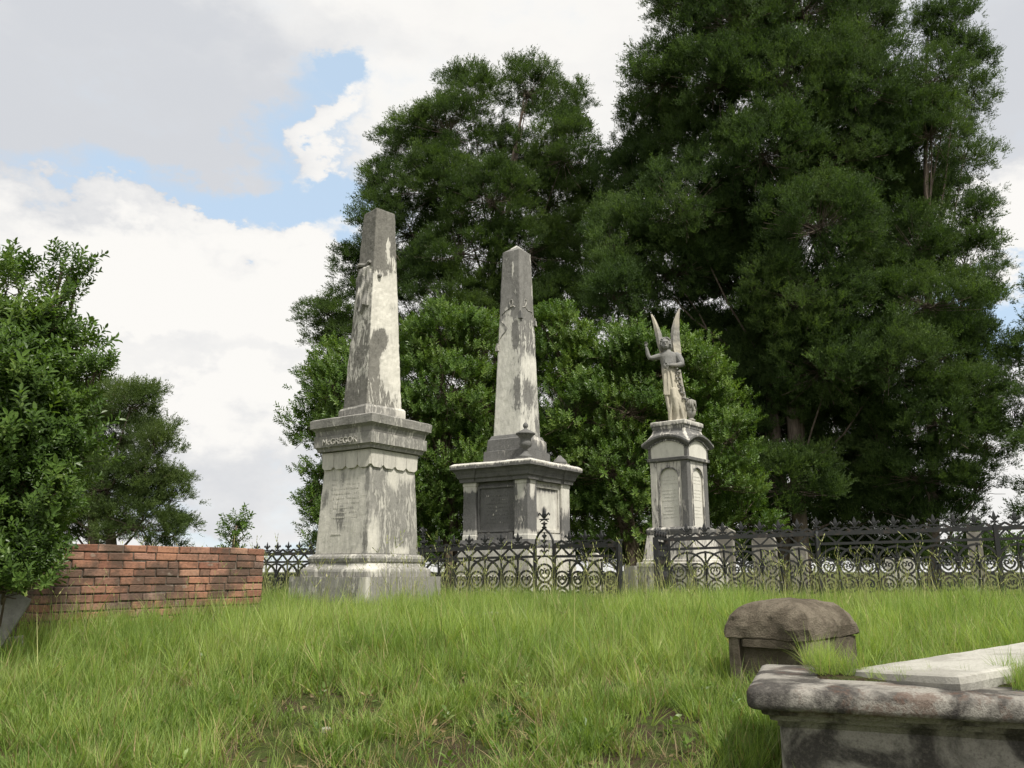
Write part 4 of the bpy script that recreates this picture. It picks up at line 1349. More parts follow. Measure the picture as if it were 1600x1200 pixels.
# pale slab leaning at the left edge of the picture
sl_c = at(6, 950, 6.1)
o = empty('fallen_slab', (sl_c.x, 6.1, gz(sl_c.x, 6.1) + .40), R(25))
tag(o, 'broken pale marble slab leaning in the grass at the foot of the shrub', 'slab')
mb = MB()
mb.box(-.38, .13, -.07, .07, -.45, .10, Matrix.Rotation(R(24), 4, 'Y') @ Matrix.Rotation(R(-24), 4, 'X'))
q = mb.build('slab', M_MARBLE, o); set_stain(q, lambda c: 0.62 + .3 * mnoise.noise(c * 4))
mb = MB(); mb.box(-.45, .10, .10, .24, -.45, -.22, Matrix.Rotation(R(-6), 4, 'Y'))
q = mb.build('footing', M_MARBLE, o); set_stain(q, 0.40)

# ------------------------------------------------------------------ foreground tomb with moulded coping (right)


def rect_loft(levels, x0, x1, y0, y1, open_sides=(), step=.05, jit=.004, seed=0.):
    """levels: (z, overhang); sides named in open_sides get no overhang (a joint against the next stone)"""
    rings, st = [], []
    for z, d in levels:
        xa = x0 - (0 if 'x0' in open_sides else d); xb = x1 + (0 if 'x1' in open_sides else d)
        ya = y0 - (0 if 'y0' in open_sides else d); yb = y1 + (0 if 'y1' in open_sides else d)
        rc = .03
        pts = []
        nxs = max(2, int((x1 - x0) / step)); nys = max(2, int((y1 - y0) / step))
        for i in range(nxs): pts.append((xa + (xb - xa) * i / nxs, ya))
        for i in range(nys): pts.append((xb, ya + (yb - ya) * i / nys))
        for i in range(nxs): pts.append((xb + (xa - xb) * i / nxs, yb))
        for i in range(nys): pts.append((xa, yb + (ya - yb) * i / nys))
        r = []
        for x, y in pts:
            if (x, y) == (xa, ya) and 'x0' not in open_sides: x += rc * .4; y += rc * .4
            j = jit * (mnoise.noise(Vector((x * 5 + seed, y * 5, z * 9))) + .6 * mnoise.noise(Vector((x * 17, y * 17 + seed, z * 17))))
            r.append((x + j, y + j, z + j * .5))
        rings.append(r)
    m = len(rings[0])
    V = [p for r in rings for p in r]
    F = []
    for i in range(len(rings) - 1):
        for k in range(m):
            l = (k + 1) % m
            F.append((i * m + k, i * m + l, (i + 1) * m + l, (i + 1) * m + k))
    F.append(tuple(range(m))[::-1]); F.append(tuple((len(rings) - 1) * m + k for k in range(m)))
    mb = MB(); mb.add(V, F)
    return mb


T_ROT = -R(20)
tl_ = at(1165, 1087, 3.6)
zt_ = at(1240, 1073, 3.56).z
tomb = empty('coped_tomb', (tl_.x, tl_.y, 0.0), T_ROT)
tag(tomb, 'lichen-stained box tomb with rounded coping in the near right corner', 'tomb')
OV = 0.115
jt = 1.075
prof = [(zt_ - .170, -.115), (zt_ - .146, -.112), (zt_ - .142, -.085), (zt_ - .122, -.082), (zt_ - .118, -.055), (zt_ - .098, -.050), (zt_ - .094, -.016), (zt_ - .086, -.005), (zt_ - .07, 0.0), (zt_ - .030, -.001), (zt_ - .013, -.010), (zt_ - .004, -.034), (zt_, -.07), (zt_ + .003, -.13)]
for (a, b, op) in ((0.0, jt - .005, ('x1',)), (jt + .005, 2.9, ('x0',))):
    o = rect_loft(prof, a, b, 0.0, .92, op, .04, .0028, a).build('coping_stone', M_TOMB, tomb, True)
    set_stain(o, lambda c: sstep(zt_ - .13, zt_ - .09, c.z) * (1 if c.z < zt_ + .02 else .6))
o = rect_loft([(-.05, 0), (zt_ - .165, 0)], .118, jt - .003, .118, .80, (), .06, .003, 4).build('side_slab', M_TOMB, tomb); set_stain(o, 0.0)
o = rect_loft([(-.05, 0), (zt_ - .165, 0)], jt + .006, 2.78, .118, .80, (), .06, .003, 9).build('side_slab', M_TOMB, tomb); set_stain(o, 0.15)
o = rect_loft([(zt_ - .02, 0.0), (zt_ + .006, -.02), (zt_ + .012, -.10)], .26, 2.6, .27, .88, (), .06, .012, 2).build('soil_bed', M_GROUND, tomb, True)

lg = empty('ledger_slab', at(1470, 1020, 4.25) + Vector((.25, 0, -.075)), R(33))
lg.rotation_euler = (R(-3), R(-2.2), R(31))
tag(lg, 'pale flat grave slab lying in grass on top of the near tomb', 'ledger slab')
rect_loft([(0, -.01), (.05, 0), (.075, -.006), (.082, -.02)], -.95, 1.1, -.42, .12, (), .06, .004, 3).build('slab', M_SLAB, lg)
rect_loft([(-.65, -.03), (-.001, -.03)], -.95, 1.1, -.42, .12, (), .1, .004, 3).build('grave_body', M_TOMB, lg)

# mossy block
bk = at(1265, 1000, 5.05)
blk = empty('mossy_block', (bk.x, bk.y, gz(bk.x, bk.y) - .05), -R(42))
tag(blk, 'squat rough stone marker with mossy arched top and sunken front panel', 'grave marker')
zbase = gz(bk.x, bk.y) - .05
zb1_ = at(1265, 1004, 5.05).z - zbase; zb2_ = at(1265, 976, 5.0).z - zbase; zb3_ = at(1260, 936, 5.45).z - zbase
wB, dB = .53, .72
o = rect_loft([(-.1, 0), (zb1_, 0)], -wB, 0, .045, dB, (), .04, .006, 1).build('core', M_MOSSROCK, blk)
for (a, b, c, d) in ((-wB - .004, -wB + .085, -.08, zb1_), (-.085, .004, -.08, zb1_), (-wB + .085, -.085, zb1_ - .045, zb1_), (-wB + .085, -.085, -.08, .10)):
    o = rect_loft([(c, 0), (d, 0)], a, b, -.006, .06, (), .03, .004, a * 9).build('panel_frame', M_MOSSROCK, blk)
lv = [(zb1_ + .001, -.006), (zb1_ + .010, .006), (zb1_ + .04, .010), (zb2_ - .03, .010), (zb2_, -.002)]
for i in range(1, 8):
    f = i / 7
    lv.append((zb2_ + (zb3_ - zb2_) * math.sin(f * math.pi / 2) ** .95, -.002 - .21 * f ** 1.5))
mb = rect_loft(lv, -wB, 0, 0, dB, (), .018, .024, 6)
o = mb.build('cap', M_MOSSROCK, blk)

# ------------------------------------------------------------------ headstones and fragments


def headstone(label, px, py, wpx, Y, kind, mat=M_HEAD, rot=-30, thick=.12, stain=0.3, group='headstones behind the iron fences'):
    s = scale_at(py, Y)
    c = at(px, py, Y); w = wpx * s / 2
    z0 = gz(c.x, Y) - .05; h = c.z - z0
    root = empty('headstone', (c.x, Y, z0), R(rot))
    tag(root, label, 'headstone', group)
    mb = MB(); mb.box(-w * 1.3, w * 1.3, -thick, thick, -.02, .16); q = mb.build('base', mat, root); set_stain(q, stain)
    if kind == 'gable': top = [(w, h - w * .75), (w * 1.15, h - w * .75), (w * 1.15, h - w * .60), (0, h), (-w * 1.15, h - w * .60), (-w * 1.15, h - w * .75), (-w, h - w * .75)]
    elif kind == 'round': top = [(w * math.cos(math.pi * i / 12), h - w * .8 + w * .8 * math.sin(math.pi * i / 12)) for i in range(13)]
    else: top = [(w, h - .04), (w * .96, h), (-w * .96, h), (-w, h - .04)]
    out = [(-w, .16), (w, .16)] + top
    n = len(out); t = thick * .6
    mb = MB()
    mb.add([(x, -t, z) for x, z in out] + [(x, t, z) for x, z in out], [tuple(range(n)), tuple(range(2 * n - 1, n - 1, -1))] + [(i, i + n, (i + 1) % n + n, (i + 1) % n) for i in range(n)])
    q = mb.build('tablet', mat, root); set_stain(q, stain)
    return root


headstone('brown gabled headstone rising above the fence just right of the arched pedestal', 1130, 821, 30, 16.5, 'gable', M_HEAD)
headstone('broad round-topped grey headstone behind the scrolled fence, right of the gabled one', 1193, 833, 36, 16.2, 'round', M_HEAD)
headstone('low round-topped stone behind the fence just left of the strapped post', 1247, 852, 24, 15.4, 'round', M_HEAD)
headstone('small square grey headstone behind the fence near the right edge', 1521, 831, 20, 16.0, 'flat', M_HEAD)
headstone('slim white headstone inside the middle plot, right of the panelled pedestal', 930, 864, 20, 14.3, 'round', M_MARBLE, stain=.22)
headstone('pale low headstone in the grass left of the open gate', 985, 884, 18, 15.5, 'flat', M_MARBLE, stain=.25)
headstone('low pale headstone behind the right fence, midway between its posts', 1405, 872, 40, 16.0, 'flat', M_MARBLE, stain=.28)

bb = at(572, 968, 8.2)
o = rect_loft([(0, 0), (.07, 0), (.085, -.02)], -.17, .17, -.07, .07, (), .04, .01, 2).build('broken_brick_lump', M_BRICK, None, False, (bb.x, 8.2, gz(bb.x, 8.2) + .05), R(12))
tag(o, 'reddish broken masonry lump half hidden in the grass before the tall obelisk', 'rubble')
bb = at(712, 975, 8.3)
o = rect_loft([(0, 0), (.05, 0), (.06, -.01)], -.42, .42, -.12, .12, (), .05, .006, 5).build('sunken_slab', M_HEAD, None, False, (bb.x, 8.3, gz(bb.x, 8.3) + .06), R(-4))
tag(o, 'flat grey stone slab sunk in the grass before the middle plot', 'slab')
bb = at(508, 1180, 4.7)
o = rect_loft([(0, 0), (.02, .004), (.03, -.008)], -.022, .022, -.015, .015, (), .02, .004, 8).build('stone_chip', M_SLAB, None, False, (bb.x, bb.y, gz(bb.x, bb.y)), R(40))
tag(o, 'small cream stone chip on bare ground at the bottom of the picture', 'stone')

# ------------------------------------------------------------------ scattering with geometry nodes (real leaves, instanced)


def scatter_tree(sources):
    ng = bpy.data.node_groups.new('scatter', 'GeometryNodeTree')
    ng.interface.new_socket('Geometry', in_out='INPUT', socket_type='NodeSocketGeometry')
    ng.interface.new_socket('Geometry', in_out='OUTPUT', socket_type='NodeSocketGeometry')
    N = ng.nodes; Lk = ng.links.new
    gi = N.new('NodeGroupInput'); go = N.new('NodeGroupOutput')
    jn = N.new('GeometryNodeJoinGeometry')
    for s in sources:
        oi = N.new('GeometryNodeObjectInfo'); oi.inputs['Object'].default_value = s
        oi.inputs['As Instance'].default_value = True
        Lk(oi.outputs['Geometry'], jn.inputs[0])
    ip = N.new('GeometryNodeInstanceOnPoints')
    ip.inputs['Pick Instance'].default_value = True

    def attr(nm, typ):
        a = N.new('GeometryNodeInputNamedAttribute'); a.data_type = typ; a.inputs['Name'].default_value = nm
        return a.outputs['Attribute']
    er = N.new('FunctionNodeEulerToRotation')
    Lk(attr('rot', 'FLOAT_VECTOR'), er.inputs[0])
    Lk(gi.outputs[0], ip.inputs['Points']); Lk(jn.outputs[0], ip.inputs['Instance'])
    Lk(attr('idx', 'INT'), ip.inputs['Instance Index'])
    Lk(er.outputs[0], ip.inputs['Rotation'])
    Lk(attr('scl', 'FLOAT_VECTOR'), ip.inputs['Scale'])
    Lk(ip.outputs[0], go.inputs[0])
    return ng


def scatter(name, P, E, S, sources_group, nsrc, parent=None, kind='stuff'):
    P = np.asarray(P, np.float32); n = len(P)
    me = bpy.data.meshes.new(name)
    me.vertices.add(n); me.vertices.foreach_set('co', P.ravel())
    a = me.attributes.new('rot', 'FLOAT_VECTOR', 'POINT'); a.data.foreach_set('vector', np.asarray(E, np.float32).ravel())
    S = np.asarray(S, np.float32)
    if S.ndim == 1: S = np.repeat(S[:, None], 3, 1)
    a = me.attributes.new('scl', 'FLOAT_VECTOR', 'POINT'); a.data.foreach_set('vector', S.ravel())
    a = me.attributes.new('idx', 'INT', 'POINT'); a.data.foreach_set('value', RNG.integers(0, nsrc, n).astype(np.int32))
    o = bpy.data.objects.new(name, me); COL.objects.link(o)
    md = o.modifiers.new('scatter', 'NODES'); md.node_group = sources_group
    if parent is not None: o.parent = parent
    o['kind'] = kind
    return o


def source(name, V, F, mat):
    me = bpy.data.meshes.new(name); me.from_pydata(V, [], F); me.update(); me.materials.append(mat)
    return bpy.data.objects.new(name, me)            # data for the scatter only


def eul_from_dir(D, spin):
    """euler angles that turn +Z to the directions D after a spin about itself"""
    D = D / np.linalg.norm(D, axis=1, keepdims=True)
    th = np.arccos(np.clip(D[:, 2], -1, 1)); ph = np.arctan2(D[:, 1], D[:, 0])

    def rz(a): c, s, o, i = np.cos(a), np.sin(a), 0 * a, 0 * a + 1; return np.stack([np.stack([c, -s, o], -1), np.stack([s, c, o], -1), np.stack([o, o, i], -1)], -2)

    def ry(a): c, s, o, i = np.cos(a), np.sin(a), 0 * a, 0 * a + 1; return np.stack([np.stack([c, o, s], -1), np.stack([o, i, o], -1), np.stack([-s, o, c], -1)], -2)
    M = rz(ph) @ ry(th) @ rz(spin)
    return np.stack([np.arctan2(M[:, 2, 1], M[:, 2, 2]), -np.arcsin(np.clip(M[:, 2, 0], -1, 1)), np.arctan2(M[:, 1, 0], M[:, 0, 0])], 1)


def quad(V, F, p, d, L, w, fold=0.0, tipw=0.35):
    """leaf or scale-spray: a narrow kite along d from p"""
    d = d.normalized()
    a = d.cross(Vector((random.uniform(-1, 1), random.uniform(-1, 1), random.uniform(-1, 1))))
    if a.length < 1e-4: a = d.orthogonal()
    a.normalize(); nn = a.cross(d)
    b = len(V)
    V += [tuple(p), tuple(p + d * L * .5 + a * w * .5 + nn * fold), tuple(p + d * L), tuple(p + d * L * .5 - a * w * .5 + nn * fold)]
    F.append((b, b + 1, b + 2, b + 3))


def rv(s=1.0): return Vector((random.gauss(0, 1), random.gauss(0, 1), random.gauss(0, 1))) * s


def cedar_sprig(seed, mat, n=126, nm='cedar_sprig'):
    random.seed(seed)
    V, F = [], []
    for b in range(9):
        d = Vector((random.gauss(0, .42), random.gauss(0, .42), random.uniform(.6, 1.1))).normalized()
        L = random.uniform(.28, .55)
        for i in range(n // 9):
            f = random.uniform(.15, 1)
            p = d * L * f + rv(.02)
            dd = (d + rv(.42) + Vector((0, 0, .30))).normalized()
            quad(V, F, p, dd, random.uniform(.05, .10), random.uniform(.018, .032))
    return source(nm, V, F, mat)


def leaf_sprig(seed, mat, n=15, L=.30, ll=(.06, .085), lw=.40, nm='leaf_sprig'):
    random.seed(seed)
    V, F = [], []
    b = 0
    V += [(-.004, 0, 0), (.004, 0, 0), (0, 0, L)]; F.append((0, 1, 2))
    for i in range(n):
        f = (i + .5) / n
        z = L * (.15 + .85 * f)
        w = i * 2.4 + random.uniform(-.4, .4)
        up = .35 + .75 * f
        d = Vector((math.cos(w), math.sin(w), up + random.uniform(-.2, .2))).normalized()
        l = random.uniform(*ll); wd = l * lw
        side = d.cross(Vector((0, 0, 1))).normalized()
        nn = side.cross(d).normalized()
        p = Vector((0, 0, z)) + d * .012
        b = len(V)
        k1, k2 = p + d * l * .35, p + d * l * .72
        V += [tuple(p), tuple(k1 + side * wd * .5 + nn * .006), tuple(k2 + side * wd * .42 + nn * .004), tuple(p + d * l - nn * .008), tuple(k2 - side * wd * .42 + nn * .004), tuple(k1 - side * wd * .5 + nn * .006), tuple(p + d * l * .55 - nn * .004)]
        F += [(b, b + 1, b + 6), (b + 1, b + 2, b + 6), (b + 2, b + 3, b + 6), (b + 3, b + 4, b + 6), (b + 4, b + 5, b + 6), (b + 5, b, b + 6)]
    return source(nm, V, F, mat)


SRC = {}
for key, mat, fn in (('cedar', M_CEDAR, cedar_sprig), ('cedar_mid', M_CEDAR_MID, cedar_sprig), ('oak', M_OAK, cedar_sprig)):
    SRC[key] = scatter_tree([fn(31 + i, mat) for i in range(4)])
SRC['shrub'] = scatter_tree([leaf_sprig(51 + i, M_CAM, 18, .34, (.07, .11), .45) for i in range(4)])
SRC['camellia'] = scatter_tree([leaf_sprig(61 + i, M_CAM_NEAR, 17, .26, (.055, .085), .42) for i in range(4)])


def tree(name, label, cat, lobes, Y, src, base_px, mat_bark, group=None, lump=.75, per_lump=16, lump_k=1.0, sprig=1.0, trunk_r=.22, top=None, depth=1.0, stems=1, seed=1, limb=1.0, up=.55, inner=.35, tall=.62):
    """lobes: (px, py, rx px, ry px[, depth offset m]) read off the photo and set at depth Y; each becomes a limb carrying clumps of foliage"""
    rs = np.random.default_rng(seed); random.seed(seed)
    c0 = at(base_px, 850, Y)
    base = Vector((c0.x, Y, gz(c0.x, Y) - .1))
    root = empty(name, base)
    tag(root, label, cat, group)
    tb = MB(); bb_ = MB()
    P, D, S = [], [], []
    L3 = []
    for lb in lobes:
        s = scale_at(lb[1], Y)
        rx, rz = lb[2] * s, lb[3] * s
        ry = min(rx, rz) * 0.95
        off = lb[4] if len(lb) > 4 else rs.uniform(-1, 1) * depth
        # keep the lobe on its sight line when it stands nearer or farther
        c = at(lb[0], lb[1], Y + off)
        k = (Y + off) / Y
        L3.append((c - base, rx * k, ry * k, rz * k))
    zmax = max(c.z for c, *_ in L3)
    axis_top = Vector((top[0], top[1], top[2])) if top else None
    stems_l = []
    for q in range(stems):
        ang = 2 * math.pi * q / max(stems, 1) + .6
        tgt = max(L3, key=lambda l: l[0].z + rs.uniform(-2, 2) * (q > 0))[0]
        foot = Vector((math.cos(ang), math.sin(ang), 0)) * (trunk_r * 1.3 if stems > 1 else 0)
        path = [foot + (tgt - foot) * f + Vector((math.sin(f * 5 + q) * .15 * zmax * .05, math.cos(f * 4 + q) * .1, 0)) + Vector((-(tgt.x - foot.x) * f * (1 - f) * .6, -(tgt.y - foot.y) * f * (1 - f) * .6, 0)) for f in np.linspace(0, 1, 14)]
        stems_l.append(path)
        tb.tube(path, [trunk_r * (1.25 if i == 0 else 1) * (1 - .93 * i / 13) + .01 for i in range(14)], 8)
    for (c, rx, ry, rz) in L3:
        # limb from the nearest stem, leaving it lower down
        st = min(stems_l, key=lambda p: min((q.xy - c.xy).length for q in p))
        zt = c.z * .62 - .12 * (c.xy.length)
        i0 = min(range(len(st)), key=lambda i: abs(st[i].z - max(zt, .25 * c.z)))
        a = st[i0]
        mid = a.lerp(c, .5) + Vector((0, 0, -.06 * (c - a).length))
        pts = [a, a.lerp(mid, .5) + rv(.05), mid, mid.lerp(c, .55) + rv(.06), c]
        r0 = max(.018, trunk_r * .36 * limb * (rx / (rx + 1.0)) + .012)
        bb_.tube(pts, [r0, r0 * .85, r0 * .65, r0 * .5, r0 * .35], 5)
        area = 4 * math.pi * ((rx * ry) ** 1.6 / 3 + (rx * rz) ** 1.6 / 3 + (ry * rz) ** 1.6 / 3) ** (1 / 1.6)
        nl = max(4, int(lump_k * area / (lump * lump) * .85))
        for _ in range(nl):
            d = rs.normal(size=3); d /= np.linalg.norm(d)
            if d[2] < -.5 and rs.random() < .5: d[2] *= -1
            rad = inner + (1 - inner) * rs.random() ** .45
            lc = c + Vector((d[0] * rx, d[1] * ry, d[2] * rz)) * rad
            if lc.z < .3: continue
            lr = lump * rs.uniform(.6, 1.15)
            m = c.lerp(lc, .5) + Vector((0, 0, -.08 * lump)) + rv(.03)
            bb_.tube([c + rv(.05), m, lc], [r0 * .32, r0 * .22, .006], 4, cap=False)
            outd = Vector((lc.x, lc.y, 0)); outd = outd.normalized() if outd.length > .1 else Vector((0, 0, 0))
            ns = max(3, int(per_lump * rs.uniform(.6, 1.3)))
            q = rs.normal(size=(ns, 3)); q /= np.linalg.norm(q, axis=1, keepdims=True)
            q[:, 2] = np.where(q[:, 2] < -.25, -q[:, 2], q[:, 2])
            rr = lr * rs.random((ns, 1)) ** .4
            pts_ = np.array(lc)[None] + q * rr * np.array([[1, 1, tall]])
            P.append(pts_)
            D.append(q * .9 + np.array(outd)[None] * .45 + np.array([[0, 0, up]]) + rs.normal(size=(ns, 3)) * .25)
            S.append(sprig * rs.uniform(.7, 1.25) * rs.uniform(.6, 1.2, ns))
    P = np.concatenate(P); D = np.concatenate(D); S = np.concatenate(S)
    tb.build('trunk', mat_bark, root, True)
    bo = bb_.build('branches', mat_bark, root); bo['kind'] = 'stuff'
    print(name, 'sprigs', len(P))
    cr = scatter('crown', P, eul_from_dir(D, rs.uniform(0, 6.28, len(P))), S, SRC[src], 4, root)
    return root


GT = 'cedar trees behind the monuments'
tree('cedar_tree', 'rounded dark cedar with a split top, standing behind both obelisks', 'tree',
     [(735, 160, 48, 55, 0), (700, 210, 60, 55, -.5), (782, 252, 54, 54, .8), (825, 150, 48, 48, .2), (880, 185, 42, 55, -.4), (880, 250, 55, 60), (645, 245, 52, 60, .3), (605, 300, 40, 42, -.6), (690, 300, 80, 60), (770, 320, 80, 60, -1.5), (860, 320, 75, 70),
      (925, 300, 35, 60, .5), (640, 370, 75, 50), (590, 350, 32, 40), (720, 400, 85, 60, -1.2), (820, 400, 80, 60, -1), (900, 400, 70, 70), (560, 425, 34, 38, -.5), (620, 450, 60, 50), (700, 480, 80, 60), (800, 490, 80, 55), (890, 490, 80, 60), (512, 490, 36, 34, -.4), (505, 530, 28, 26, -.2),
      (580, 530, 60, 50), (660, 570, 80, 60), (760, 580, 90, 60), (860, 590, 90, 60), (920, 680, 70, 70), (620, 690, 80, 70), (800, 690, 90, 70), (540, 640, 50, 70), (700, 700, 80, 70), (680, 800, 90, 60), (800, 800, 90, 60), (920, 790, 80, 60), (590, 800, 60, 50), (560, 860, 70, 30), (680, 870, 80, 26), (790, 870, 80, 26), (900, 868, 80, 30), (990, 860, 60, 36)],
     25.5, 'cedar_mid', 735, M_BARK, GT, lump=.42, per_lump=16, lump_k=.68, sprig=.62, limb=.7, up=.8, tall=.8, trunk_r=.19, depth=1.6, stems=2, seed=3)
tree('cedar_tree', 'huge dense dark cedar filling the sky behind the angel', 'tree',
     [(1120, -70, 100, 80), (1240, -100, 120, 100), (1340, -50, 70, 80), (1075, 20, 55, 60), (1150, 40, 80, 70), (1250, 30, 90, 80, -1), (1345, 45, 55, 65), (1040, 130, 60, 55), (1120, 130, 80, 65, -1.2), (1220, 140, 85, 75), (1330, 140, 80, 75),
      (1015, 215, 52, 55), (1090, 230, 80, 70), (1190, 250, 85, 70, -1.5), (1300, 250, 90, 75), (1395, 220, 70, 75), (995, 300, 55, 60), (1070, 330, 80, 70, -1), (1170, 350, 90, 70), (1280, 360, 95, 75, -1.8), (1385, 340, 75, 75),
      (965, 385, 52, 60), (1050, 430, 85, 65), (1150, 450, 90, 65), (1260, 470, 95, 70), (1370, 460, 80, 70), (960, 470, 60, 60), (1180, 560, 95, 70), (1290, 580, 95, 75, -1), (1390, 580, 70, 70), (1200, 670, 90, 65), (1310, 690, 95, 65), (1050, 560, 90, 70, 1.2), (1230, 765, 90, 50), (1350, 770, 90, 50), (1130, 740, 80, 70, 1.5), (1010, 640, 90, 90, 1.5), (1010, 780, 90, 60, 1.5), (1160, 810, 80, 45, 1), (1270, 815, 90, 40, 1.2), (1370, 810, 80, 45, .5), (1100, 660, 80, 70, 1), (940, 720, 80, 90, 2), (1300, 620, 90, 80, 1), (1140, 872, 70, 24, 1.5), (1230, 874, 70, 22, .5), (1310, 872, 70, 24, 1.5), (1390, 872, 60, 24), (1180, 610, 90, 70, .5), (1240, 540, 80, 70, .5), (1330, 300, 80, 70, .5), (1160, 400, 80, 70, .5)],
     21.5, 'cedar', 1235, M_BARK, GT, lump=.38, per_lump=14, lump_k=.85, sprig=.66, limb=.6, up=1.5, tall=1.55, trunk_r=.19, depth=1.6, stems=3, seed=5)
tree('cedar_tree', 'tall cedar with a narrow open top at the right of the huge cedar', 'tree',
     [(1488, 40, 34, 42, 0), (1455, 50, 26, 40, .3), (1500, 95, 40, 40, 0), (1455, 130, 50, 55), (1510, 165, 34, 45), (1450, 215, 60, 60), (1505, 250, 42, 50), (1455, 310, 70, 60), (1525, 345, 36, 36), (1430, 390, 70, 60), (1510, 420, 50, 50), (1450, 480, 80, 60), (1530, 500, 38, 48),
      (1460, 570, 80, 60), (1545, 585, 45, 45), (1470, 660, 85, 60), (1560, 650, 38, 36), (1540, 700, 45, 38), (1440, 750, 90, 55), (1530, 765, 50, 36), (1440, 815, 90, 40), (1380, 700, 60, 70), (1450, 872, 60, 22), (1530, 858, 40, 24), (1500, 640, 60, 60), (1490, 540, 60, 60)],
     21.0, 'cedar', 1455, M_BARK, GT, lump=.40, per_lump=14, lump_k=.68, sprig=.60, up=1.0, tall=1.0, trunk_r=.14, depth=1.3, stems=1, seed=8)
tree('cedar_tree', 'cedar mostly hidden beyond the right edge, its low boughs reaching in', 'tree',
     [(1625, 640, 45, 40, 0), (1650, 560, 50, 60), (1640, 700, 50, 30), (1680, 640, 60, 80), (1620, 800, 45, 25), (1690, 760, 60, 60), (1660, 480, 40, 60)],
     19.0, 'cedar', 1690, M_BARK, GT, lump=.42, per_lump=13, lump_k=.34, sprig=.66, trunk_r=.16, depth=.6, seed=9)
tree('oak_tree', 'grey-green airy tree beyond the brick wall at the left', 'tree',
     [(150, 640, 60, 42, 0), (205, 635, 36, 34), (180, 690, 60, 42), (240, 700, 32, 36), (225, 750, 50, 42), (262, 780, 30, 34), (160, 770, 70, 50), (110, 720, 60, 60), (215, 825, 70, 36), (275, 835, 25, 26), (120, 830, 60, 40), (60, 760, 60, 80)],
     19.5, 'oak', 165, M_BARK, 'trees beyond the brick wall', lump=.36, per_lump=11, lump_k=1.15, sprig=.52, trunk_r=.15, depth=.8, stems=2, seed=12, limb=1.2)

GS = 'broadleaf shrubs behind the monuments'
tree('evergreen_shrub', 'tall light green shrub showing between the two obelisks', 'shrub',
     [(690, 530, 60, 46, 0), (745, 545, 50, 50), (650, 560, 42, 55), (700, 620, 75, 60, -.4), (760, 640, 55, 60), (640, 660, 45, 60), (700, 720, 80, 60, -.3), (760, 760, 60, 60), (650, 780, 55, 55), (720, 820, 70, 40), (660, 835, 50, 34), (790, 800, 55, 50)],
     18.0, 'shrub', 705, M_STEM, GS, lump=.30, per_lump=13, lump_k=.72, sprig=.70, trunk_r=.09, depth=.5, stems=4, seed=15, up=.7, inner=.5)
tree('evergreen_shrub', 'broad light green shrub behind the angel and the pointed obelisk', 'shrub',
     [(860, 530, 45, 46, 0), (900, 575, 55, 50), (950, 560, 50, 46), (1000, 560, 50, 46), (1040, 590, 50, 50, -.3), (1090, 570, 45, 46), (1110, 625, 55, 46), (1140, 690, 44, 46), (900, 650, 70, 60, -.4), (980, 650, 75, 60, -.4), (1060, 680, 75, 60), (870, 720, 60, 60), (950, 740, 75, 60), (1040, 770, 75, 50), (1130, 760, 55, 46), (900, 800, 70, 45), (980, 825, 75, 40), (1080, 825, 70, 36), (1160, 810, 55, 45), (1000, 870, 60, 25)],
     17.5, 'shrub', 1000, M_STEM, GS, lump=.30, per_lump=13, lump_k=.72, sprig=.70, trunk_r=.09, depth=.5, stems=5, seed=16, up=.7, inner=.5)
tree('evergreen_shrub', 'dark green shrub reaching out left of the tall obelisk', 'shrub',
     [(520, 575, 36, 34, 0), (505, 608, 38, 26), (530, 620, 45, 50), (485, 680, 34, 40), (520, 710, 45, 50), (500, 760, 34, 40), (555, 680, 45, 60), (530, 790, 45, 36), (570, 580, 40, 50), (590, 700, 50, 70), (600, 790, 50, 50), (540, 835, 60, 36), (500, 800, 30, 30)],
     17.2, 'shrub', 545, M_STEM, GS, lump=.28, per_lump=12, lump_k=.72, sprig=.68, trunk_r=.08, depth=.5, stems=3, seed=17, up=.6, inner=.5)
tree('camellia_shrub', 'big glossy leafy shrub overhanging the left end of the brick wall', 'shrub',
     [(15, 540, 46, 50, 0), (55, 560, 40, 46), (30, 620, 60, 56, -.3), (75, 640, 42, 52), (20, 700, 70, 60, -.3), (80, 700, 50, 46), (112, 712, 40, 18), (40, 780, 60, 56, -.3), (55, 830, 34, 46), (10, 850, 44, 50, -.2), (15, 900, 30, 30, -.2),
      (-30, 570, 60, 70), (-60, 660, 90, 100), (-60, 790, 90, 90), (-60, 880, 60, 60), (0, 905, 34, 22, -.35), (45, 870, 24, 26, -.3), (10, 590, 50, 50, -.3), (-20, 925, 40, 18, -.4), (32, 905, 34, 24, -.4), (8, 932, 36, 16, -.45), (40, 560, 40, 40, -.1),
      (28, 450, 5, 36, 0), (8, 455, 6, 30, .1), (95, 480, 6, 34, 0), (78, 510, 14, 18), (108, 430, 3, 20, 0), (135, 590, 16, 6, 0), (150, 585, 16, 5, -.1), (108, 640, 14, 16), (120, 545, 6, 16)],
     6.3, 'camellia', 10, M_STEM, 'shrub by the brick wall', lump=.15, per_lump=10, lump_k=1.6, sprig=.62, trunk_r=.03, depth=.25, stems=4, seed=18, up=.9, inner=.55)
tree('vine_sapling', 'small vine-wrapped sapling rising beyond the right end of the brick wall', 'sapling',
     [(368, 832, 7, 10, 0), (363, 850, 8, 8, 0), (373, 822, 4, 7, 0), (370, 866, 8, 8, 0), (366, 885, 10, 10, 0)],
     11.5, 'camellia', 366, M_STEM, None, lump=.13, per_lump=6, lump_k=.8, sprig=.62, trunk_r=.03, depth=.03, seed=22, up=.2)

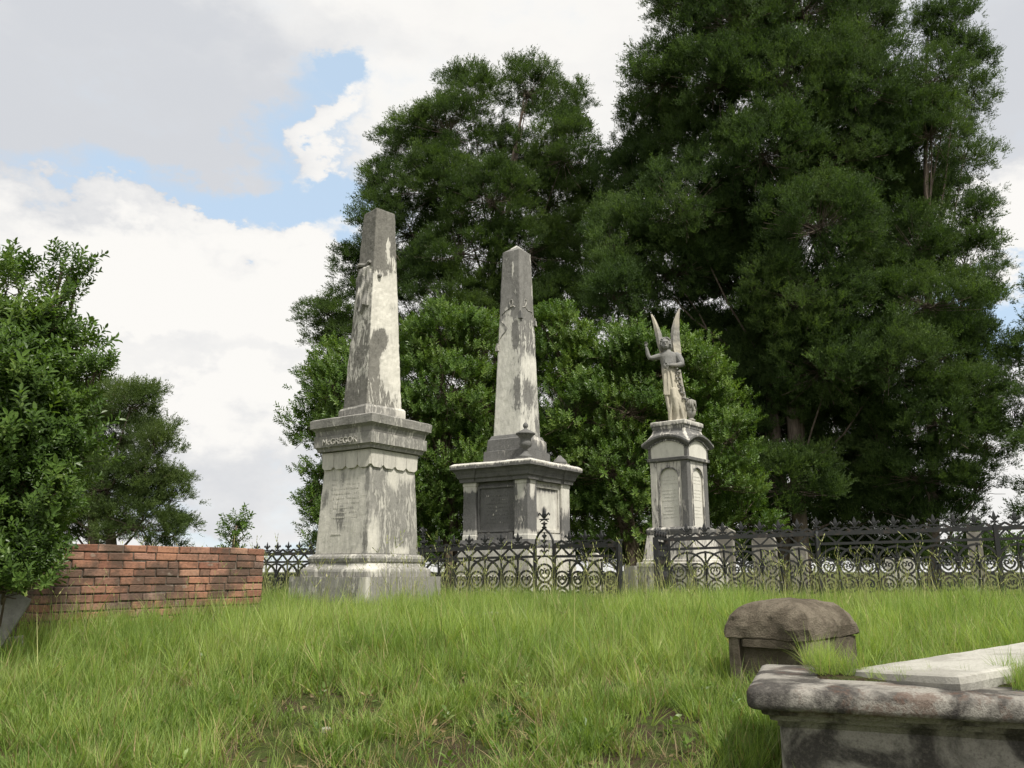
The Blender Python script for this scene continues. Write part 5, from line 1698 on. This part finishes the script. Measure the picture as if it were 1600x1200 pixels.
tree('undergrowth', 'low dark undergrowth beneath the cedars, seen through the iron fences', 'undergrowth',
     [(830, 868, 60, 22, 0), (930, 872, 70, 22), (1020, 866, 70, 26), (1110, 872, 70, 22), (1200, 868, 70, 24), (1290, 872, 60, 18), (1370, 878, 60, 12), (1450, 878, 60, 12), (1540, 868, 60, 20), (1620, 868, 60, 22), (720, 872, 70, 20), (620, 870, 60, 20), (560, 872, 40, 18)],
     23.5, 'shrub', 1050, M_STEM, None, lump=.42, per_lump=13, lump_k=.9, sprig=1.1, trunk_r=.05, depth=.8, seed=41, up=.7)

# ------------------------------------------------------------------ grass


def blade(V, F, p, ang, L, w, bend, lean, seg=4):
    ca, sa = math.cos(ang), math.sin(ang)
    side = Vector((-sa, ca, 0))
    b = len(V)
    for i in range(seg + 1):
        f = i / seg
        r = lean * L * f + bend * L * f * f
        z = L * f * (1 - .35 * abs(bend) * f)
        c = Vector((p[0] + ca * r, p[1] + sa * r, z))
        ww = w * (1 - f ** 1.6) * .5
        if i < seg: V += [tuple(c + side * ww), tuple(c - side * ww)]
        else: V.append(tuple(c))
    for i in range(seg - 1): F.append((b + 2 * i, b + 2 * i + 1, b + 2 * i + 3, b + 2 * i + 2))
    F.append((b + 2 * seg - 2, b + 2 * seg - 1, b + 2 * seg))


def clump(seed, mat, n, rad, L, w, bend, lean, nm, seg=4):
    random.seed(seed); V, F = [], []
    for i in range(n):
        a = random.uniform(0, 6.283); r = rad * math.sqrt(random.random())
        blade(V, F, (r * math.cos(a), r * math.sin(a)), a + random.gauss(0, .7), random.uniform(*L), random.uniform(*w), random.uniform(*bend), random.uniform(*lean), seg)
    return source(nm, V, F, mat)


def stalk(seed, mat, nm):
    random.seed(seed); V, F = [], []
    L = random.uniform(.5, .85); ang = random.uniform(0, 6.28); lean = random.uniform(.02, .25)
    blade(V, F, (0, 0), ang, L, .008, random.uniform(0, .15), lean, 5)
    blade(V, F, (0, 0), ang + 1.6, L, .008, random.uniform(0, .15), lean * .2, 5)
    tip = Vector((math.cos(ang) * lean * L, math.sin(ang) * lean * L, L * .985))
    for k in range(random.choice((1, 2, 2, 3))):
        d = Vector((random.gauss(0, .42), random.gauss(0, .42), 1)).normalized()
        ln = random.uniform(.09, .17)
        for j in range(3):
            quad(V, F, tip + d * ln * j / 3, d, ln * .42, .011)
    for k in range(3): blade(V, F, (random.gauss(0, .01), random.gauss(0, .01)), random.uniform(0, 6.28), L * random.uniform(.3, .6), .005, .3, .25, 4)
    return source(nm, V, F, mat)


SRC['long'] = scatter_tree([clump(71 + i, M_GRASS, 13, .05, (.20, .42), (.0045, .0075), (-.05, .55), (.02, .35), 'long_clump') for i in range(5)])
SRC['short'] = scatter_tree([clump(81 + i, M_SHORT, 16, .07, (.05, .13), (.0035, .006), (0, .6), (.1, .7), 'short_clump', 3) for i in range(4)])
SRC['tuft'] = scatter_tree([clump(76 + i, M_GRASS, 9, .02, (.20, .44), (.006, .0095), (.05, .5), (.03, .3), 'tuft_clump') for i in range(4)])
SRC['weed'] = scatter_tree([leaf_sprig(86 + i, M_CAM, 10, .12, (.04, .075), .5, 'weed') for i in range(3)])
SRC['dry'] = scatter_tree([clump(91 + i, M_DRY, 12, .07, (.05, .20), (.003, .005), (.1, .8), (.2, 1.1), 'dry_clump', 3) for i in range(3)])
SRC['stalk'] = scatter_tree([stalk(101 + i, M_STALK, 'seed_stalk') for i in range(7)])

BLOCKS = []                                              # footprints kept free: (x, y, half x, half y, angle)
BLOCKS.append((axA.x, YA, hp * 1.01, hp * 1.01, A_ROT))
BLOCKS.append((axB.x, YB, zg[1] * 1.05, zg[1] * 1.05, -R(34.6)))
BLOCKS.append((axC.x, YC, a0[1], a0[1], C_ROT))
wm = (Vector((wl.x, wl.y)) + Vector((wr.x, wr.y))) / 2
wang = math.atan2(wd.y, wd.x); nrm2 = Vector((-math.sin(wang), math.cos(wang))) * .1
BLOCKS.append((wm.x + nrm2.x, wm.y + nrm2.y, WL / 2, .11, wang))
ct = Matrix.Rotation(T_ROT, 2) @ Vector((1.45, .46))
BLOCKS.append((tl_.x + ct.x, tl_.y + ct.y, 1.36, .37, T_ROT))
LGM = Matrix.Rotation(R(31), 2)
lc_ = LGM @ Vector((.075, -.15))
BLOCKS.append((lg.location.x + lc_.x, lg.location.y + lc_.y, 1.0, .25, R(31)))
cb = Matrix.Rotation(-R(42), 2) @ Vector((-wB / 2, dB / 2))
BLOCKS.append((bk.x + cb.x, bk.y + cb.y, wB / 2, dB / 2, -R(42)))
BLOCKS.append((712 * 0 + bb.x * 0 + at(712, 975, 8.3).x, 8.3, .36, .08, 0))


def free(x, y):
    ok = np.ones(len(x), bool)
    for (cx, cy, hx, hy, a) in BLOCKS:
        dx, dy = x - cx, y - cy
        u = dx * math.cos(a) + dy * math.sin(a); v = -dx * math.sin(a) + dy * math.cos(a)
        ok &= ~((np.abs(u) < hx) & (np.abs(v) < hy))
    return ok


def vnoise(x, y, s, seed):
    """smooth value noise, vectorised"""
    r = np.random.default_rng(seed); T = r.random((64, 64))
    xs, ys = x / s + 1000, y / s + 1000
    xi, yi = np.floor(xs).astype(int), np.floor(ys).astype(int)
    fx, fy = xs - xi, ys - yi
    fx = fx * fx * (3 - 2 * fx); fy = fy * fy * (3 - 2 * fy)
    g = lambda a, b: T[a % 64, b % 64]
    return (g(xi, yi) * (1 - fx) + g(xi + 1, yi) * fx) * (1 - fy) + (g(xi, yi + 1) * (1 - fx) + g(xi + 1, yi + 1) * fx) * fy


def spread(n, y0, y1, margin=2.4, power=1.0):
    """points over the wedge of hilltop the camera can see, a margin wider on both sides"""
    y = np.sqrt(RNG.uniform(y0 ** 2, y1 ** 2, n)) if power == 1 else RNG.uniform(y0, y1, n)
    half = .68 * y + margin
    return RNG.uniform(-1, 1, n) * half, y


def grass_field(name, label, n, y0, y1, src, nsrc, size, dens=None, power=1.0, tilt=.12):
    x, y = spread(n, y0, y1, 2.4, power)
    ok = free(x, y)
    if dens is not None: ok &= RNG.random(len(x)) < dens(x, y)
    x, y = x[ok], y[ok]
    z = ground_np(x, y) - .005
    E = np.stack([RNG.normal(0, tilt, len(x)), RNG.normal(0, tilt, len(x)), RNG.uniform(0, 6.283, len(x))], 1)
    S = size(x, y)
    o = scatter(name, np.stack([x, y, z], 1), E, S, SRC[src], nsrc)
    tag(o, label, None, None, 'stuff')
    return o


def bare(x, y):
    return vnoise(x, y, .42, 5) * .6 + vnoise(x, y, .15, 6) * .4


def tallness(x, y):
    """low, patchy turf on the near slope; knee-high grass over the crest"""
    t = np.clip((y + .7 * vnoise(x, y, .8, 9) - 5.2) / 1.6, 0, 1)
    t = np.maximum(t, np.clip((x - .9) / .8, 0, 1) * .7)
    d = np.hypot(x - bk.x + .15, y - bk.y + .1)
    t = t * np.clip((d - .25) / .9, .1, 1)
    return t


grass_field('long_grass', 'knee-high wispy green grass over the crest of the hill', 51000, 3.2, 13.5, 'long', 5,
            lambda x, y: (.36 + .34 * tallness(x, y)) * RNG.uniform(.45, 1.4, len(x)) * (.6 + .7 * vnoise(x, y, .45, 3)),
            lambda x, y: (.10 + .90 * tallness(x, y)) * np.clip((bare(x, y) - .25) * 4, .05, 1), tilt=.2)
grass_field('far_grass', 'green grass among the fenced plots', 24000, 13.5, 24, 'long', 5, lambda x, y: RNG.uniform(.35, .7, len(x)))
# tussocks: many clumps leaning out of one root
nt = 3200
cx_, cy_ = spread(nt, 3.2, 8.5)
keep = free(cx_, cy_) & (RNG.random(nt) < .35 + .65 * (bare(cx_, cy_) > .42))
cx_, cy_ = cx_[keep], cy_[keep]
rep = RNG.integers(3, 9, len(cx_))
size_t = np.repeat(RNG.uniform(.38, .95, len(cx_)) * (.65 + .35 * tallness(cx_, cy_)), rep)
cx2, cy2 = np.repeat(cx_, rep), np.repeat(cy_, rep)
ox, oy = RNG.normal(0, .045, len(cx2)), RNG.normal(0, .045, len(cx2))
px2, py2 = cx2 + ox, cy2 + oy
o = scatter('grass_tussocks', np.stack([px2, py2, ground_np(px2, py2) - .005], 1), np.stack([-oy * 6 + RNG.normal(0, .1, len(ox)), ox * 6 + RNG.normal(0, .1, len(ox)), RNG.uniform(0, 6.28, len(ox))], 1),
            size_t * RNG.uniform(.7, 1.25, len(ox)), SRC['tuft'], 4)
tag(o, 'tussocks of longer grass standing out of the patchy near slope', None, None, 'stuff')
def litter(seed):
    random.seed(seed); V, F = [], []
    for k in range(4): quad(V, F, Vector((random.uniform(-.06, .06), random.uniform(-.06, .06), .012)), Vector((random.gauss(0, 1), random.gauss(0, 1), random.uniform(-.1, .3))), random.uniform(.03, .06), random.uniform(.015, .028), .004)
    return source('dead_leaf', V, F, M_DRY)


SRC['litter'] = scatter_tree([litter(120 + i) for i in range(3)])
o = grass_field('leaf_litter', 'dead brown leaves scattered over the turf', 1600, 3.0, 8.0, 'litter', 3, lambda x, y: RNG.uniform(.6, 1.2, len(x)), lambda x, y: np.clip((.75 - bare(x, y)) * 1.5, .1, 1), tilt=.3)
o = grass_field('low_weeds', 'small broad-leaved weeds among the near grass', 1900, 3.0, 8.0, 'weed', 3, lambda x, y: RNG.uniform(.35, .8, len(x)), lambda x, y: np.clip(vnoise(x, y, .7, 21) * 2.2 - .7 + .5 * (x > .6), 0, 1), tilt=.5)
grass_field('short_grass', 'short patchy turf on the near slope', 74000, 2.8, 9.0, 'short', 4,
            lambda x, y: RNG.uniform(.6, 1.3, len(x)), lambda x, y: np.clip((bare(x, y) - .40) * 6, .05, 1))
grass_field('dry_grass', 'dry tan thatch lying on the bare patches', 5000, 3.0, 10.0, 'dry', 3,
            lambda x, y: RNG.uniform(.5, 1.1, len(x)), lambda x, y: np.clip((.62 - bare(x, y)) * 3, .08, .9), tilt=.4)
grass_field('seed_stalks', 'tall thin seed stalks standing in front of the fences', 4800, 5.2, 14.2, 'stalk', 7,
            lambda x, y: RNG.uniform(.5, 1.0, len(x)) * (.75 + .3 * (y > 8.5)), lambda x, y: np.clip((y - 4.5) / 6, .1, 1) * (.35 + .65 * vnoise(x, y, 1.1, 14)), tilt=.16)
# tufts on the tomb and against the stones
tx_, ty_, tz_, ts_ = [], [], [], []
for (lx, ly, r, n, s) in ((.36, .42, .12, 40, .38), (.6, .34, .2, 20, .2), (.9, .33, .14, 20, .18), (1.25, .32, .2, 60, .36), (1.55, .34, .22, 120, .55), (1.9, .4, .3, 100, .6), (1.35, .42, .12, 60, .42), (1.62, .38, .14, 90, .5), (1.1, .42, .1, 40, .34), (.3, .8, .1, 25, .4)):
    for _ in range(n):
        a = random.uniform(0, 6.28); q = r * math.sqrt(random.random())
        v = Matrix.Rotation(T_ROT, 2) @ Vector((lx + q * math.cos(a), ly + q * .5 * math.sin(a)))
        tx_.append(tl_.x + v.x); ty_.append(tl_.y + v.y); tz_.append(zt_ + .015); ts_.append(s * random.uniform(.6, 1.2))
for _ in range(170):                                        # along the near edge of the ledger slab
    lx = random.uniform(-.75, 1.05)
    v = LGM @ Vector((lx, -.47 - abs(random.gauss(0, .06))))
    q = Matrix.Rotation(-T_ROT, 2) @ Vector((lg.location.x + v.x - tl_.x, lg.location.y + v.y - tl_.y))
    if q.y > .84 or q.x > 2.6: continue
    tx_.append(lg.location.x + v.x); ty_.append(lg.location.y + v.y); tz_.append(zt_ + .0); ts_.append(random.uniform(.25, .5) * (1.25 if lx > .2 else .8))
n_t = len(tx_)
o = scatter('tomb_grass', np.stack([tx_, ty_, tz_], 1), np.stack([RNG.normal(0, .25, n_t), RNG.normal(0, .25, n_t), RNG.uniform(0, 6.28, n_t)], 1), np.array(ts_), SRC['long'], 5)
tag(o, 'grass tufts growing on top of the near tomb round the ledger slab', None, None, 'stuff')
